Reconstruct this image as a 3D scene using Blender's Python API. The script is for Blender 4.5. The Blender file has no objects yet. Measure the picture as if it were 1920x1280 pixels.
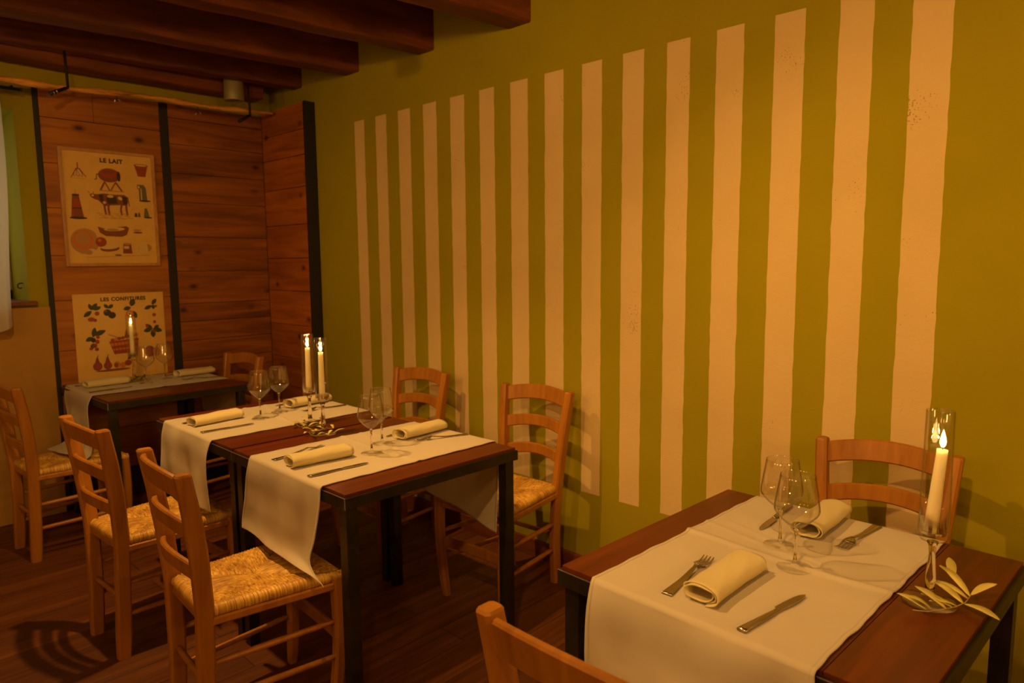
import bpy, bmesh, math, random
from mathutils import Vector, Matrix
from math import sin, cos, pi, radians, sqrt, atan2

S = bpy.context.scene
COL = S.collection

# ------------------------------------------------------------------ camera, world, exposure
F_PX, CAM_H = 1309.48, 1.4424
YAW, PITCH, ROLL = 0.80863, -0.11337, -0.0085
fw = Vector((sin(YAW)*cos(PITCH), cos(YAW)*cos(PITCH), sin(PITCH)))
rt = Vector((cos(YAW), -sin(YAW), 0.0))
up = rt.cross(fw)
r2 = cos(ROLL)*rt + sin(ROLL)*up
u2 = -sin(ROLL)*rt + cos(ROLL)*up
cd = bpy.data.cameras.new('camera')
cam = bpy.data.objects.new('camera', cd); COL.objects.link(cam)
cam.matrix_world = Matrix(((r2.x, u2.x, -fw.x, 0), (r2.y, u2.y, -fw.y, 0), (r2.z, u2.z, -fw.z, CAM_H), (0, 0, 0, 1)))
cd.sensor_width = 36.0
cd.lens = F_PX*36.0/1920.0
cd.clip_start = 0.05
cd.dof.use_dof = True
cd.dof.focus_distance = 1.95
cd.dof.aperture_fstop = 4.5
S.camera = cam

W = bpy.data.worlds.new('daylight'); S.world = W
W.use_nodes = True
bgn = W.node_tree.nodes['Background']
bgn.inputs['Color'].default_value = (1.0, 0.88, 0.52, 1)
bgn.inputs['Strength'].default_value = 0.85

S.view_settings.view_transform = 'Standard'
S.view_settings.look = 'None'
S.view_settings.gamma = 1.0
S.view_settings.use_curve_mapping = False
S.view_settings.exposure = 0.48
S.cycles.use_denoising = True
S.cycles.max_bounces = 10
S.cycles.transparent_max_bounces = 24
S.cycles.sample_clamp_indirect = 4.0

WARM = (1.0, 0.50, 0.135)

def lamp(name, kind, loc, power, color=WARM, radius=0.03, aim=None, angle=120, blend=0.8):
    ld = bpy.data.lights.new(name, kind)
    ld.energy = power; ld.color = color
    if kind in ('POINT', 'SPOT'): ld.shadow_soft_size = radius
    if kind == 'SPOT': ld.spot_size = radians(angle); ld.spot_blend = blend
    o = bpy.data.objects.new(name, ld); COL.objects.link(o); o.location = loc
    if aim is not None:
        o.rotation_euler = (Vector(aim)-Vector(loc)).to_track_quat('-Z', 'Y').to_euler()
    return o

# ceiling spots: one over the middle tables, one over the near table, one washing the striped wall
LAMP_M = (1.00, 2.62, 2.50)
LAMP_N = (0.78, 1.62, 2.50)
LAMP_W = (0.05, 0.35, 2.50)
lamp('spot_over_middle_tables', 'SPOT', (LAMP_M[0], LAMP_M[1], 2.42), 90, radius=0.022, aim=(1.22, 2.45, 0), angle=100, blend=0.85)
lamp('spot_over_near_table', 'SPOT', (LAMP_N[0], LAMP_N[1], 2.42), 62, radius=0.022, aim=(1.70, 0.65, 0.75), angle=105, blend=0.9)
lamp('spot_washing_striped_wall', 'SPOT', (LAMP_W[0], LAMP_W[1], 2.42), 78, radius=0.035, aim=(2.475, 0.80, 1.45), angle=108, blend=1.0)
# added soft fill lamps, out of view, left of and behind the viewer
FILL_LAMPS = [(-2.36, 0.10, 2.02), (-2.36, 1.60, 2.02), (-2.36, 3.10, 2.02), (0.20, -2.36, 2.02), (1.50, -2.36, 2.02)]
for g_, p_ in zip(FILL_LAMPS, (32, 22, 16, 40, 30)):
    lamp('fill_lamp_light', 'POINT', g_, p_, radius=0.16)
lamp('fill_spot_to_far_wall', 'SPOT', (-1.10, 1.90, 2.42), 74, radius=0.05, aim=(2.475, 2.80, 2.02), angle=62, blend=1.0)  # added unseen spot that brightens the far part of the striped wall
lamp('fill_spot_to_panels', 'SPOT', (0.20, 1.70, 2.42), 62, radius=0.05, aim=(1.60, 4.66, 1.15), angle=64, blend=1.0)  # added unseen spot that brightens the wood panels
# daylight portal filling the window opening
pd = bpy.data.lights.new('window_portal', 'AREA'); pd.shape = 'RECTANGLE'; pd.size = 1.2; pd.size_y = 1.05
pd.cycles.is_portal = True
po = bpy.data.objects.new('window_portal', pd); COL.objects.link(po)
po.location = (0.42, 5.16, 1.77); po.rotation_euler = (radians(-90), 0, 0)

# ------------------------------------------------------------------ materials
def lin(r, g, b):
    f = lambda c: (c/255/12.92) if c/255 <= 0.04045 else ((c/255+0.055)/1.055)**2.4
    return (f(r), f(g), f(b), 1)

def newmat(name):
    m = bpy.data.materials.new(name); m.use_nodes = True
    nt = m.node_tree
    return m, nt, nt.nodes, nt.links, nt.nodes['Principled BSDF']

def coords(nt, scale=(1, 1, 1), rot=(0, 0, 0), kind='Object'):
    tc = nt.nodes.new('ShaderNodeTexCoord'); mp = nt.nodes.new('ShaderNodeMapping')
    mp.inputs['Scale'].default_value = scale; mp.inputs['Rotation'].default_value = rot
    nt.links.new(tc.outputs[kind], mp.inputs['Vector'])
    return mp.outputs['Vector']

def noise(nt, vec, scale, detail=4, rough=0.5, dist=0.0):
    n = nt.nodes.new('ShaderNodeTexNoise')
    n.inputs['Scale'].default_value = scale; n.inputs['Detail'].default_value = detail
    n.inputs['Roughness'].default_value = rough; n.inputs['Distortion'].default_value = dist
    nt.links.new(vec, n.inputs['Vector'])
    return n.outputs['Fac']

def ramp(nt, fac, stops):
    r = nt.nodes.new('ShaderNodeValToRGB')
    e = r.color_ramp.elements
    while len(e) < len(stops): e.new(0.5)
    for i, (p, c) in enumerate(stops):
        e[i].position = p; e[i].color = c if len(c) == 4 else (*c, 1)
    nt.links.new(fac, r.inputs['Fac'])
    return r.outputs['Color']

def mix(nt, a, b, fac, mode='MIX'):
    m = nt.nodes.new('ShaderNodeMix'); m.data_type = 'RGBA'; m.blend_type = mode
    for s, v in ((m.inputs[0], fac), (m.inputs[6], a), (m.inputs[7], b)):
        if isinstance(v, (int, float)): s.default_value = v
        elif isinstance(v, tuple): s.default_value = v
        else: nt.links.new(v, s)
    return m.outputs[2]

def bump(nt, b, h, strength=0.2, dist=0.01):
    n = nt.nodes.new('ShaderNodeBump')
    n.inputs['Strength'].default_value = strength; n.inputs['Distance'].default_value = dist
    nt.links.new(h, n.inputs['Height']); nt.links.new(n.outputs['Normal'], b.inputs['Normal'])

def plain(name, col, rough=0.5, metal=0.0, spec=0.5, vary=0.0, sss=0.0):
    m, nt, N, L, b = newmat(name)
    b.inputs['Base Color'].default_value = (*col[:3], 1)
    b.inputs['Roughness'].default_value = rough; b.inputs['Metallic'].default_value = metal
    b.inputs['Specular IOR Level'].default_value = spec
    if vary:
        f = noise(nt, coords(nt), 14, 4)
        c = ramp(nt, f, [(0.3, tuple(v*(1-vary) for v in col[:3])), (0.7, tuple(min(1, v*(1+vary)) for v in col[:3]))])
        L.new(c, b.inputs['Base Color'])
    if sss:
        b.inputs['Subsurface Weight'].default_value = sss
        b.inputs['Subsurface Radius'].default_value = (0.03, 0.015, 0.006)
        b.inputs['Subsurface Scale'].default_value = 0.5
    return m

def wood(name, dark, mid, light, grain=(1.5, 30, 30), rough=0.45, knots=0.0, bmp=0.08, knot_scale=(3, 3, 3), seed=0.0):
    m, nt, N, L, b = newmat(name)
    v = coords(nt, grain)
    f = noise(nt, v, 1.0, 6, 0.62, 0.6)
    c = ramp(nt, f, [(0.28, dark), (0.5, mid), (0.74, light)])
    v2 = coords(nt, tuple(g*0.12+0.4 for g in grain))
    f2 = noise(nt, v2, 1.3, 3)
    c = mix(nt, c, ramp(nt, f2, [(0.3, (0.62, 0.58, 0.55)), (0.7, (1, 1, 1))]), 0.8, 'MULTIPLY')
    if knots:
        vo = nt.nodes.new('ShaderNodeTexVoronoi'); vo.inputs['Scale'].default_value = 1.0
        vo.inputs['Randomness'].default_value = 1.0
        nt.links.new(coords(nt, knot_scale, (seed, seed, seed)), vo.inputs['Vector'])
        kc = ramp(nt, vo.outputs['Distance'], [(0.0, (0.10, 0.07, 0.05)), (0.07, (0.16, 0.10, 0.08)), (0.12, (0.62, 0.55, 0.5)), (0.22, (1, 1, 1))])
        c = mix(nt, c, kc, knots, 'MULTIPLY')
    L.new(c, b.inputs['Base Color'])
    b.inputs['Roughness'].default_value = rough
    bump(nt, b, f, bmp, 0.004)
    return m

M = {}
M['chair'] = wood('beech_wood', (0.34, 0.128, 0.009), (0.43, 0.174, 0.013), (0.51, 0.22, 0.019), (30, 30, 2.0), 0.38, bmp=0.03)
M['table'] = wood('mahogany_boards', (0.062, 0.009, 0.001), (0.105, 0.017, 0.0015), (0.16, 0.030, 0.003), (1.6, 32, 32), 0.34, bmp=0.04)
M['steel'] = plain('dark_waxed_steel', (0.050, 0.043, 0.028), 0.42, 0.75, vary=0.3)
M['steel_edge'] = plain('steel_edge_highlight', (0.55, 0.52, 0.46), 0.35, 0.9)  # pale metal for the highlight painted on the table frame edges
M['black'] = plain('black_painted_steel', (0.012, 0.009, 0.008), 0.6)
M['beam'] = wood('old_beam_wood', (0.07, 0.015, 0.001), (0.15, 0.035, 0.002), (0.28, 0.075, 0.006), (1.2, 12, 12), 0.6, knots=0.9, knot_scale=(1.7, 5.5, 5.5), bmp=0.3)
M['panel'] = wood('rough_larch_boards', (0.24, 0.078, 0.004), (0.40, 0.140, 0.009), (0.53, 0.205, 0.016), (1.6, 20, 20), 0.55, knots=0.95, knot_scale=(4.6, 4.6, 8.0), bmp=0.2)
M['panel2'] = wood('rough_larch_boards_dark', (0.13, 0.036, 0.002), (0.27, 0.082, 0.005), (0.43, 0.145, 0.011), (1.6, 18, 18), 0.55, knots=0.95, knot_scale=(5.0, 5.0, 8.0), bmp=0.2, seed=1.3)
M['panel3'] = wood('rough_larch_boards_side', (0.22, 0.060, 0.004), (0.40, 0.118, 0.008), (0.55, 0.180, 0.014), (18, 1.6, 18), 0.55, knots=0.95, knot_scale=(5.2, 5.2, 8.0), bmp=0.2, seed=2.1)
M['log'] = wood('peeled_branch', (0.16, 0.05, 0.008), (0.75, 0.36, 0.06), (0.92, 0.52, 0.10), (5, 30, 30), 0.5, bmp=0.3)
M['ceiling'] = wood('ceiling_boards', (0.05, 0.012, 0.005), (0.09, 0.022, 0.008), (0.13, 0.035, 0.012), (1.2, 12, 12), 0.7)
M['skirting'] = wood('skirting_wood', (0.12, 0.03, 0.006), (0.19, 0.05, 0.010), (0.26, 0.07, 0.014), (20, 1.5, 20), 0.5)
M['frame_wood'] = wood('picture_frame_wood', (0.42, 0.22, 0.07), (0.52, 0.28, 0.10), (0.60, 0.33, 0.12), (20, 20, 20), 0.4)

def floor_mat():
    m, nt, N, L, b = newmat('floor_planks')
    br = N.new('ShaderNodeTexBrick')
    br.inputs['Scale'].default_value = 1.0; br.inputs['Brick Width'].default_value = 1.7; br.inputs['Row Height'].default_value = 0.145
    br.inputs['Mortar Size'].default_value = 0.0022; br.inputs['Mortar Smooth'].default_value = 0.3
    br.offset = 0.37; br.offset_frequency = 2
    br.inputs['Color1'].default_value = (0.75, 0.75, 0.75, 1); br.inputs['Color2'].default_value = (1.15, 1.15, 1.15, 1)
    br.inputs['Mortar'].default_value = (0.28, 0.28, 0.28, 1)
    nt.links.new(coords(nt), br.inputs['Vector'])
    f = noise(nt, coords(nt, (1.3, 22, 1)), 1.0, 7, 0.65, 0.5)
    c = ramp(nt, f, [(0.25, (0.06, 0.016, 0.003)), (0.5, (0.125, 0.037, 0.006)), (0.78, (0.21, 0.070, 0.011))])
    c = mix(nt, c, br.outputs['Color'], 1.0, 'MULTIPLY')
    L.new(c, b.inputs['Base Color'])
    g = noise(nt, coords(nt, (3, 9, 1)), 1.5, 4)
    L.new(ramp(nt, g, [(0.3, (0.40,)*3), (0.7, (0.62,)*3)]), b.inputs['Roughness'])
    bump(nt, b, br.outputs['Fac'], -0.3, 0.002)
    return m
M['floor'] = floor_mat()

def paint(name, a, c2, pits=0.0, bmp=0.25):
    m, nt, N, L, b = newmat(name)
    f = noise(nt, coords(nt), 2.2, 5, 0.6)
    c = ramp(nt, f, [(0.3, a), (0.7, c2)])
    h = noise(nt, coords(nt), 55, 5, 0.65)
    if pits:
        p = noise(nt, coords(nt), 170, 2, 0.5)
        big = noise(nt, coords(nt), 5, 3, 0.5)
        pm = nt.nodes.new('ShaderNodeMath'); pm.operation = 'MULTIPLY'
        nt.links.new(p, pm.inputs[0]); nt.links.new(big, pm.inputs[1])
        pc = ramp(nt, pm.outputs[0], [(0.0, (1, 1, 1)), (0.425, (1, 1, 1)), (0.46, (0.5, 0.38, 0.28))])
        c = mix(nt, c, pc, pits, 'MULTIPLY')
    L.new(c, b.inputs['Base Color'])
    b.inputs['Roughness'].default_value = 0.85
    b.inputs['Specular IOR Level'].default_value = 0.08
    bump(nt, b, h, bmp, 0.003)
    return m
M['green'] = paint('olive_green_wall_paint', (0.30, 0.262, 0.006), (0.34, 0.298, 0.009))
M['stripe'] = paint('pink_beige_plaster_stripe', (0.62, 0.47, 0.21), (0.69, 0.53, 0.25), pits=0.9, bmp=0.5)
M['board'] = paint('beige_plaster_board', (0.37, 0.21, 0.045), (0.43, 0.255, 0.06), bmp=0.3)
M['dark_wall'] = plain('dark_room_wall', (0.35, 0.26, 0.10), 0.9)

def cloth(name, col, scale=900):
    m, nt, N, L, b = newmat(name)
    f = noise(nt, coords(nt), 6, 4)
    c = ramp(nt, f, [(0.3, tuple(v*0.95 for v in col)), (0.7, col)])
    L.new(c, b.inputs['Base Color'])
    b.inputs['Roughness'].default_value = 1.0
    b.inputs['Sheen Weight'].default_value = 0.1
    tl = N.new('ShaderNodeBsdfTranslucent'); L.new(c, tl.inputs['Color'])
    ms = N.new('ShaderNodeMixShader'); ms.inputs['Fac'].default_value = 0.32
    L.new(b.outputs[0], ms.inputs[1]); L.new(tl.outputs[0], ms.inputs[2]); L.new(ms.outputs[0], N['Material Output'].inputs['Surface'])
    h = noise(nt, coords(nt, (1, 1, 1)), 24, 4, 0.55)
    bump(nt, b, h, 0.16, 0.006)
    return m
M['cloth'] = cloth('ivory_linen_runner', (0.74, 0.68, 0.54))
M['napkin'] = cloth('cream_cotton_napkin', (0.84, 0.76, 0.44))
M['poster'] = plain('aged_poster_paper', (0.66, 0.42, 0.10), 0.6, vary=0.06)
M['wax'] = plain('ivory_wax', (0.95, 0.85, 0.58), 0.45, sss=0.8)
M['wick'] = plain('charred_wick', (0.02, 0.012, 0.01), 0.8)
M['chrome'] = plain('polished_chrome', (0.7, 0.68, 0.64), 0.18, 1.0)
M['cutlery'] = plain('brushed_cutlery_steel', (0.42, 0.38, 0.30), 0.26, 1.0)
M['lamp_grey'] = plain('grey_lacquered_aluminium', (0.30, 0.27, 0.14), 0.45, 0.2)
M['leaf'] = plain('dry_olive_leaf', (0.58, 0.52, 0.14), 0.55, vary=0.2)
M['leaf_dark'] = plain('dark_olive_leaf', (0.06, 0.07, 0.02), 0.6, vary=0.2)
M['twig'] = plain('olive_twig', (0.35, 0.27, 0.07), 0.6)
M['white_frame'] = plain('painted_window_frame', (0.55, 0.5, 0.38), 0.5)

def rush():
    m, nt, N, L, b = newmat('woven_rush')
    uv = coords(nt, (90, 5, 1), kind='UV')
    f = noise(nt, uv, 1.0, 4, 0.6, 0.3)
    f2 = noise(nt, coords(nt), 16, 3)
    c = ramp(nt, f, [(0.30, (0.20, 0.080, 0.008)), (0.45, (0.58, 0.33, 0.045)), (0.66, (0.92, 0.66, 0.16))])
    c = mix(nt, c, ramp(nt, f2, [(0.35, (0.66, 0.52, 0.38)), (0.65, (1.1, 1.05, 0.9))]), 0.8, 'MULTIPLY')
    L.new(c, b.inputs['Base Color'])
    b.inputs['Roughness'].default_value = 0.42
    bump(nt, b, f, 0.5, 0.003)
    return m
M['rush'] = rush()

def glassmat(name, ior=1.45, edge=0.85, tint=(0.985, 0.98, 0.96)):
    # thin-walled glass: clear when seen face on, reflective towards its edges
    m = bpy.data.materials.new(name); m.use_nodes = True
    nt = m.node_tree; N = nt.nodes; N.clear()
    out = N.new('ShaderNodeOutputMaterial')
    tr = N.new('ShaderNodeBsdfTransparent'); tr.inputs['Color'].default_value = (*tint, 1)
    gl = N.new('ShaderNodeBsdfGlossy'); gl.inputs['Roughness'].default_value = 0.02
    gl.inputs['Color'].default_value = (1, 1, 1, 1)
    lw = N.new('ShaderNodeLayerWeight'); lw.inputs['Blend'].default_value = 0.5
    rp = N.new('ShaderNodeValToRGB')
    rp.color_ramp.elements[0].position = 0.0; rp.color_ramp.elements[0].color = (0.055,)*3+(1,)
    rp.color_ramp.elements[1].position = 1.0; rp.color_ramp.elements[1].color = (edge,)*3+(1,)
    e = rp.color_ramp.elements.new(0.62); e.color = (0.11,)*3+(1,)
    e = rp.color_ramp.elements.new(0.86); e.color = (0.36,)*3+(1,)
    mx = N.new('ShaderNodeMixShader')
    tc_ = N.new('ShaderNodeValToRGB'); ee = tc_.color_ramp.elements
    ee[0].position = 0.6; ee[0].color = (*tint, 1); ee[1].position = 0.97; ee[1].color = (0.45, 0.42, 0.36, 1)
    nt.links.new(lw.outputs['Facing'], tc_.inputs['Fac']); nt.links.new(tc_.outputs['Color'], tr.inputs['Color'])
    nt.links.new(lw.outputs['Facing'], rp.inputs['Fac'])
    nt.links.new(rp.outputs['Color'], mx.inputs['Fac'])
    nt.links.new(tr.outputs[0], mx.inputs[1]); nt.links.new(gl.outputs[0], mx.inputs[2])
    nt.links.new(mx.outputs[0], out.inputs['Surface'])
    return m
M['glass'] = glassmat('clear_wine_glass')
M['tube_glass'] = glassmat('clear_candle_glass', edge=0.85)
def solidglass(name):
    m, nt, N, L, b = newmat(name)
    b.inputs['Base Color'].default_value = (1, 0.98, 0.94, 1); b.inputs['Roughness'].default_value = 0.0
    b.inputs['Transmission Weight'].default_value = 1.0; b.inputs['IOR'].default_value = 1.47
    return m
M['solid_glass'] = solidglass('solid_clear_glass')
M['pane'] = glassmat('window_pane_glass', edge=0.4, tint=(0.97, 0.98, 0.97))

def emis(name, col, strength):
    m = bpy.data.materials.new(name); m.use_nodes = True
    nt = m.node_tree; nt.nodes.clear()
    o = nt.nodes.new('ShaderNodeOutputMaterial'); e = nt.nodes.new('ShaderNodeEmission')
    e.inputs['Color'].default_value = (*col, 1); e.inputs['Strength'].default_value = strength
    nt.links.new(e.outputs[0], o.inputs['Surface'])
    return m
M['flame'] = emis('candle_flame', (1.0, 0.62, 0.20), 9.0)
M['bulb'] = emis('lamp_bulb', (1.0, 0.6, 0.25), 8.0)

def curtain_mat():
    m = bpy.data.materials.new('sheer_white_curtain'); m.use_nodes = True
    nt = m.node_tree; N = nt.nodes; N.clear()
    o = N.new('ShaderNodeOutputMaterial'); d = N.new('ShaderNodeBsdfDiffuse'); t = N.new('ShaderNodeBsdfTranslucent')
    d.inputs['Color'].default_value = (0.72, 0.66, 0.55, 1); t.inputs['Color'].default_value = (0.72, 0.66, 0.58, 1)
    x = N.new('ShaderNodeMixShader'); x.inputs['Fac'].default_value = 0.55
    nt.links.new(d.outputs[0], x.inputs[1]); nt.links.new(t.outputs[0], x.inputs[2]); nt.links.new(x.outputs[0], o.inputs['Surface'])
    return m
M['curtain'] = curtain_mat()

# ------------------------------------------------------------------ geometry helpers
def link(name, me, mats, parent=None, smooth=False, loc=None):
    if not isinstance(mats, (list, tuple)): mats = [mats]
    for m in mats: me.materials.append(m)
    if smooth:
        for p in me.polygons: p.use_smooth = True
    o = bpy.data.objects.new(name, me); COL.objects.link(o)
    if parent is not None: o.parent = parent
    if loc is not None: o.location = loc
    return o

def frombm(name, bm, mats, parent=None, smooth=False, loc=None):
    me = bpy.data.meshes.new(name)
    bmesh.ops.recalc_face_normals(bm, faces=bm.faces)
    bm.to_mesh(me); bm.free()
    return link(name, me, mats, parent, smooth, loc)

def pydata(name, vs, fs, mats, parent=None, smooth=False, mi=None, loc=None):
    me = bpy.data.meshes.new(name); me.from_pydata([tuple(v) for v in vs], [], fs); me.update()
    if mi:
        for p, k in zip(me.polygons, mi): p.material_index = k
    return link(name, me, mats, parent, smooth, loc)

def box(bm, x0, x1, y0, y1, z0, z1, bev=0.0, mat=0):
    r = bmesh.ops.create_cube(bm, size=1)
    vs = r['verts']
    for v in vs:
        v.co = Vector(((x0+x1)/2+v.co.x*(x1-x0), (y0+y1)/2+v.co.y*(y1-y0), (z0+z1)/2+v.co.z*(z1-z0)))
    fs = set(f for v in vs for f in v.link_faces)
    for f in fs: f.material_index = mat
    if bev > 0:
        es = list(set(e for v in vs for e in v.link_edges))
        bmesh.ops.bevel(bm, geom=es, offset=bev, segments=2, affect='EDGES', profile=0.6)

def boxobj(name, x0, x1, y0, y1, z0, z1, mat, bev=0.0, parent=None):
    bm = bmesh.new(); box(bm, x0, x1, y0, y1, z0, z1, bev)
    return frombm(name, bm, mat, parent)

def loft(bm, rings, cap=True, closed=True):
    loops = [[bm.verts.new(p) for p in r] for r in rings]
    n = len(loops[0])
    for a, b in zip(loops, loops[1:]):
        for i in range(n if closed else n-1):
            j = (i+1) % n
            bm.faces.new((a[i], a[j], b[j], b[i]))
    if cap:
        bm.faces.new(loops[0][::-1]); bm.faces.new(loops[-1])

def rrect(c, ax, ay, wx, wy, ch=0.18):
    # chamfered rectangle around c spanned by ax, ay
    k = min(wx, wy)*ch
    a, b = wx/2, wy/2
    pts = [(a, b-k), (a-k, b), (-a+k, b), (-a, b-k), (-a, -b+k), (-a+k, -b), (a-k, -b), (a, -b+k)]
    return [c+ax*p+ay*q for p, q in pts]

def tube(bm, path, rad, seg=10):
    path = [Vector(p) for p in path]
    rings = []
    nrm = None
    for i, p in enumerate(path):
        t = (path[min(i+1, len(path)-1)]-path[max(i-1, 0)]).normalized()
        if nrm is None:
            nrm = t.orthogonal().normalized()
        else:
            nrm = (nrm-t*nrm.dot(t)).normalized()
        bn = t.cross(nrm)
        r = rad[i] if isinstance(rad, (list, tuple)) else rad
        rings.append([p+nrm*(r*cos(2*pi*k/seg))+bn*(r*sin(2*pi*k/seg)) for k in range(seg)])
    loft(bm, rings)

def lathe(bm, prof, seg=40, cap_ends=False):
    rings = [[Vector((r*cos(2*pi*k/seg), r*sin(2*pi*k/seg), z)) for k in range(seg)] for r, z in prof]
    loft(bm, rings, cap=cap_ends)

def empty(name, loc, rz=0.0):
    o = bpy.data.objects.new(name, None); COL.objects.link(o)
    o.location = loc; o.rotation_euler = (0, 0, rz); o.empty_display_size = 0.1
    return o

def tag(o, label, cat, group=None):
    o['label'] = label; o['category'] = cat
    if group: o['group'] = group
    return o

def structure(o):
    o['kind'] = 'structure'; return o

def clone(root, loc, rz, label, cat=None, group=None):
    r = root.copy(); COL.objects.link(r); r.location = loc; r.rotation_euler = (0, 0, rz)
    r['label'] = label
    if cat: r['category'] = cat
    if group: r['group'] = group
    for ch in [c for c in bpy.data.objects if c.parent == root]:
        c = ch.copy(); COL.objects.link(c); c.parent = r
        for g in [g for g in bpy.data.objects if g.parent == ch]:
            d = g.copy(); COL.objects.link(d); d.parent = c
    return r

# ------------------------------------------------------------------ the room
XW, YB = 2.475, 4.68
structure(boxobj('floor', -2.6, 2.62, -2.6, 5.3, -0.10, 0.0, M['floor']))
structure(boxobj('ceiling', -2.6, 2.62, -2.6, 5.3, 2.76, 2.86, M['ceiling']))
structure(boxobj('wall_left', -2.7, -2.6, -2.6, 5.3, 0, 2.86, M['dark_wall']))
structure(boxobj('wall_front', -2.6, 2.62, -2.7, -2.6, 0, 2.86, M['dark_wall']))

# striped right wall: plaster stripes are cells of the wall surface itself
stripes = [(3.656, 3.556), (3.443, 3.339), (3.229, 3.122), (3.009, 2.901), (2.790, 2.684), (2.573, 2.469), (2.360, 2.249),
           (2.145, 2.035), (1.931, 1.825), (1.720, 1.617), (1.512, 1.412), (1.303, 1.196), (1.083, 0.978), (0.867, 0.762), (0.651, 0.541)]
random.seed(4)
ys = [5.3]; kinds = []
for a, b in stripes:
    kinds.append(0); ys.append(a); kinds.append(1); ys.append(b)
kinds.append(0); ys.append(-2.6)
nz = 46
zt0, zb0 = 2.285, 0.390
zs = [0.0, 0.2, zb0]+[zb0+(zt0-zb0)*k/nz for k in range(1, nz)]+[zt0, 2.5, 2.86]
vs, fs, mi = [], [], []
for i, y in enumerate(ys):
    for j, z in enumerate(zs):
        w = 0.0
        if 0 < i < len(ys)-1 and zb0 < z < zt0: w = random.uniform(-0.0016, 0.0016)
        vs.append((XW, y+w, z))
nzz = len(zs)
for i in range(len(ys)-1):
    for j in range(nzz-1):
        fs.append((i*nzz+j, (i+1)*nzz+j, (i+1)*nzz+j+1, i*nzz+j+1))
        mi.append(1 if (kinds[i] == 1 and zb0-1e-6 <= zs[j] < zt0-1e-6) else 0)
b0 = len(vs)
vs += [(XW+0.14, 5.3, 0), (XW+0.14, -2.6, 0), (XW+0.14, -2.6, 2.86), (XW+0.14, 5.3, 2.86)]
fs.append((b0, b0+3, b0+2, b0+1)); mi.append(0)
structure(pydata('wall_right', vs, fs, [M['green'], M['stripe']], mi=mi))
structure(boxobj('baseboard_right', XW-0.016, XW+0.001, -2.6, 4.10, 0, 0.085, M['skirting'], 0.003))

# back wall with a deep window opening
wx0, wx1, wz0, wz1 = -0.15, 0.972, 1.245, 2.29
bm = bmesh.new()
T = 0.46
box(bm, -2.6, wx0, YB, YB+T, 0, 2.86); box(bm, wx1, 2.62, YB, YB+T, 0, 2.86)
box(bm, wx0, wx1, YB, YB+T, 0, wz0); box(bm, wx0, wx1, YB, YB+T, wz1, 2.86)
structure(frombm('wall_back', bm, M['green']))
bm = bmesh.new()
for a in ((wx0, wx0+0.06, wz0, wz1), (wx1-0.05, wx1, wz0, wz1), (wx0, wx1, wz0, wz0+0.06), (wx0, wx1, wz1-0.06, wz1), (0.39, 0.44, wz0, wz1), (wx0, wx1, 1.80, 1.83)):
    box(bm, a[0], a[1], YB+T-0.08, YB+T-0.03, a[2], a[3], 0.004)
wn = structure(frombm('window_1', bm, M['white_frame']))
boxobj('pane', wx0+0.01, wx1-0.01, YB+T-0.058, YB+T-0.052, wz0+0.01, wz1-0.01, M['pane'], parent=wn)
boxobj('sill', wx0-0.02, 1.0, YB-0.055, YB+T-0.08, wz0-0.022, wz0+0.002, M['skirting'], 0.004, parent=wn)
structure(boxobj('trim_1', -2.6, 1.088, YB-0.018, YB+0.001, 0.0, 1.212, M['board'], 0.002))
structure(boxobj('recess_shade_back', 1.09, XW, YB-0.006, YB+0.001, 0.0, 0.20, M['black']))  # shade of the recess below the panels, put in as a black board

# hook on the window reveal
bm = bmesh.new()
tube(bm, [(0.972, 4.80, 1.345), (0.955, 4.80, 1.345), (0.945, 4.795, 1.335), (0.945, 4.79, 1.322), (0.955, 4.788, 1.315), (0.964, 4.786, 1.322)], 0.0035, 8)
tag(frombm('curtain_hook', bm, M['black'], smooth=True), 'small dark metal curtain hook on the bright green window reveal', 'hook')

# curtain and its rod
bm = bmesh.new(); tube(bm, [(-0.45, 4.55, 2.376), (0.985, 4.55, 2.376)], 0.0085, 12)
rod = tag(empty('curtain_rod', (0, 0, 0)), 'thin black curtain rod above the window at the far left', 'curtain rod')
frombm('rod', bm, M['black'], rod, True)
bm = bmesh.new(); tube(bm, [(0.985, 4.55, 2.376), (0.993, 4.55, 2.376)], 0.011, 12); frombm('end_cap', bm, M['black'], rod, True)
for x in (-0.4, 0.95):
    bm = bmesh.new(); tube(bm, [(x, 4.685, 2.40), (x, 4.56, 2.39), (x, 4.55, 2.376)], 0.006, 8); frombm('bracket', bm, M['black'], rod, True)
vs, fs = [], []
nx, nzc = 150, 24
random.seed(9)
for i in range(nx+1):
    u = i/nx
    for j in range(nzc+1):
        v = j/nzc
        xr = 0.892-0.022*v+0.01*sin(5*v)
        x = -0.2+(xr+0.2)*u
        y = 4.552+0.018*sin(u*70+1.3*sin(3*v))+0.008*sin(u*131+2*v)
        y += 0.02*v*sin(u*23)
        z = 2.372-(2.372-1.115-0.03*sin(u*19))*v
        vs.append((x, y, z))
for i in range(nx):
    for j in range(nzc):
        a = i*(nzc+1)+j
        fs.append((a, a+nzc+1, a+nzc+2, a+1))
tag(pydata('curtain', vs, fs, M['curtain'], smooth=True), 'sheer white linen curtain hanging at the left edge of the view', 'curtain')

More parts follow.
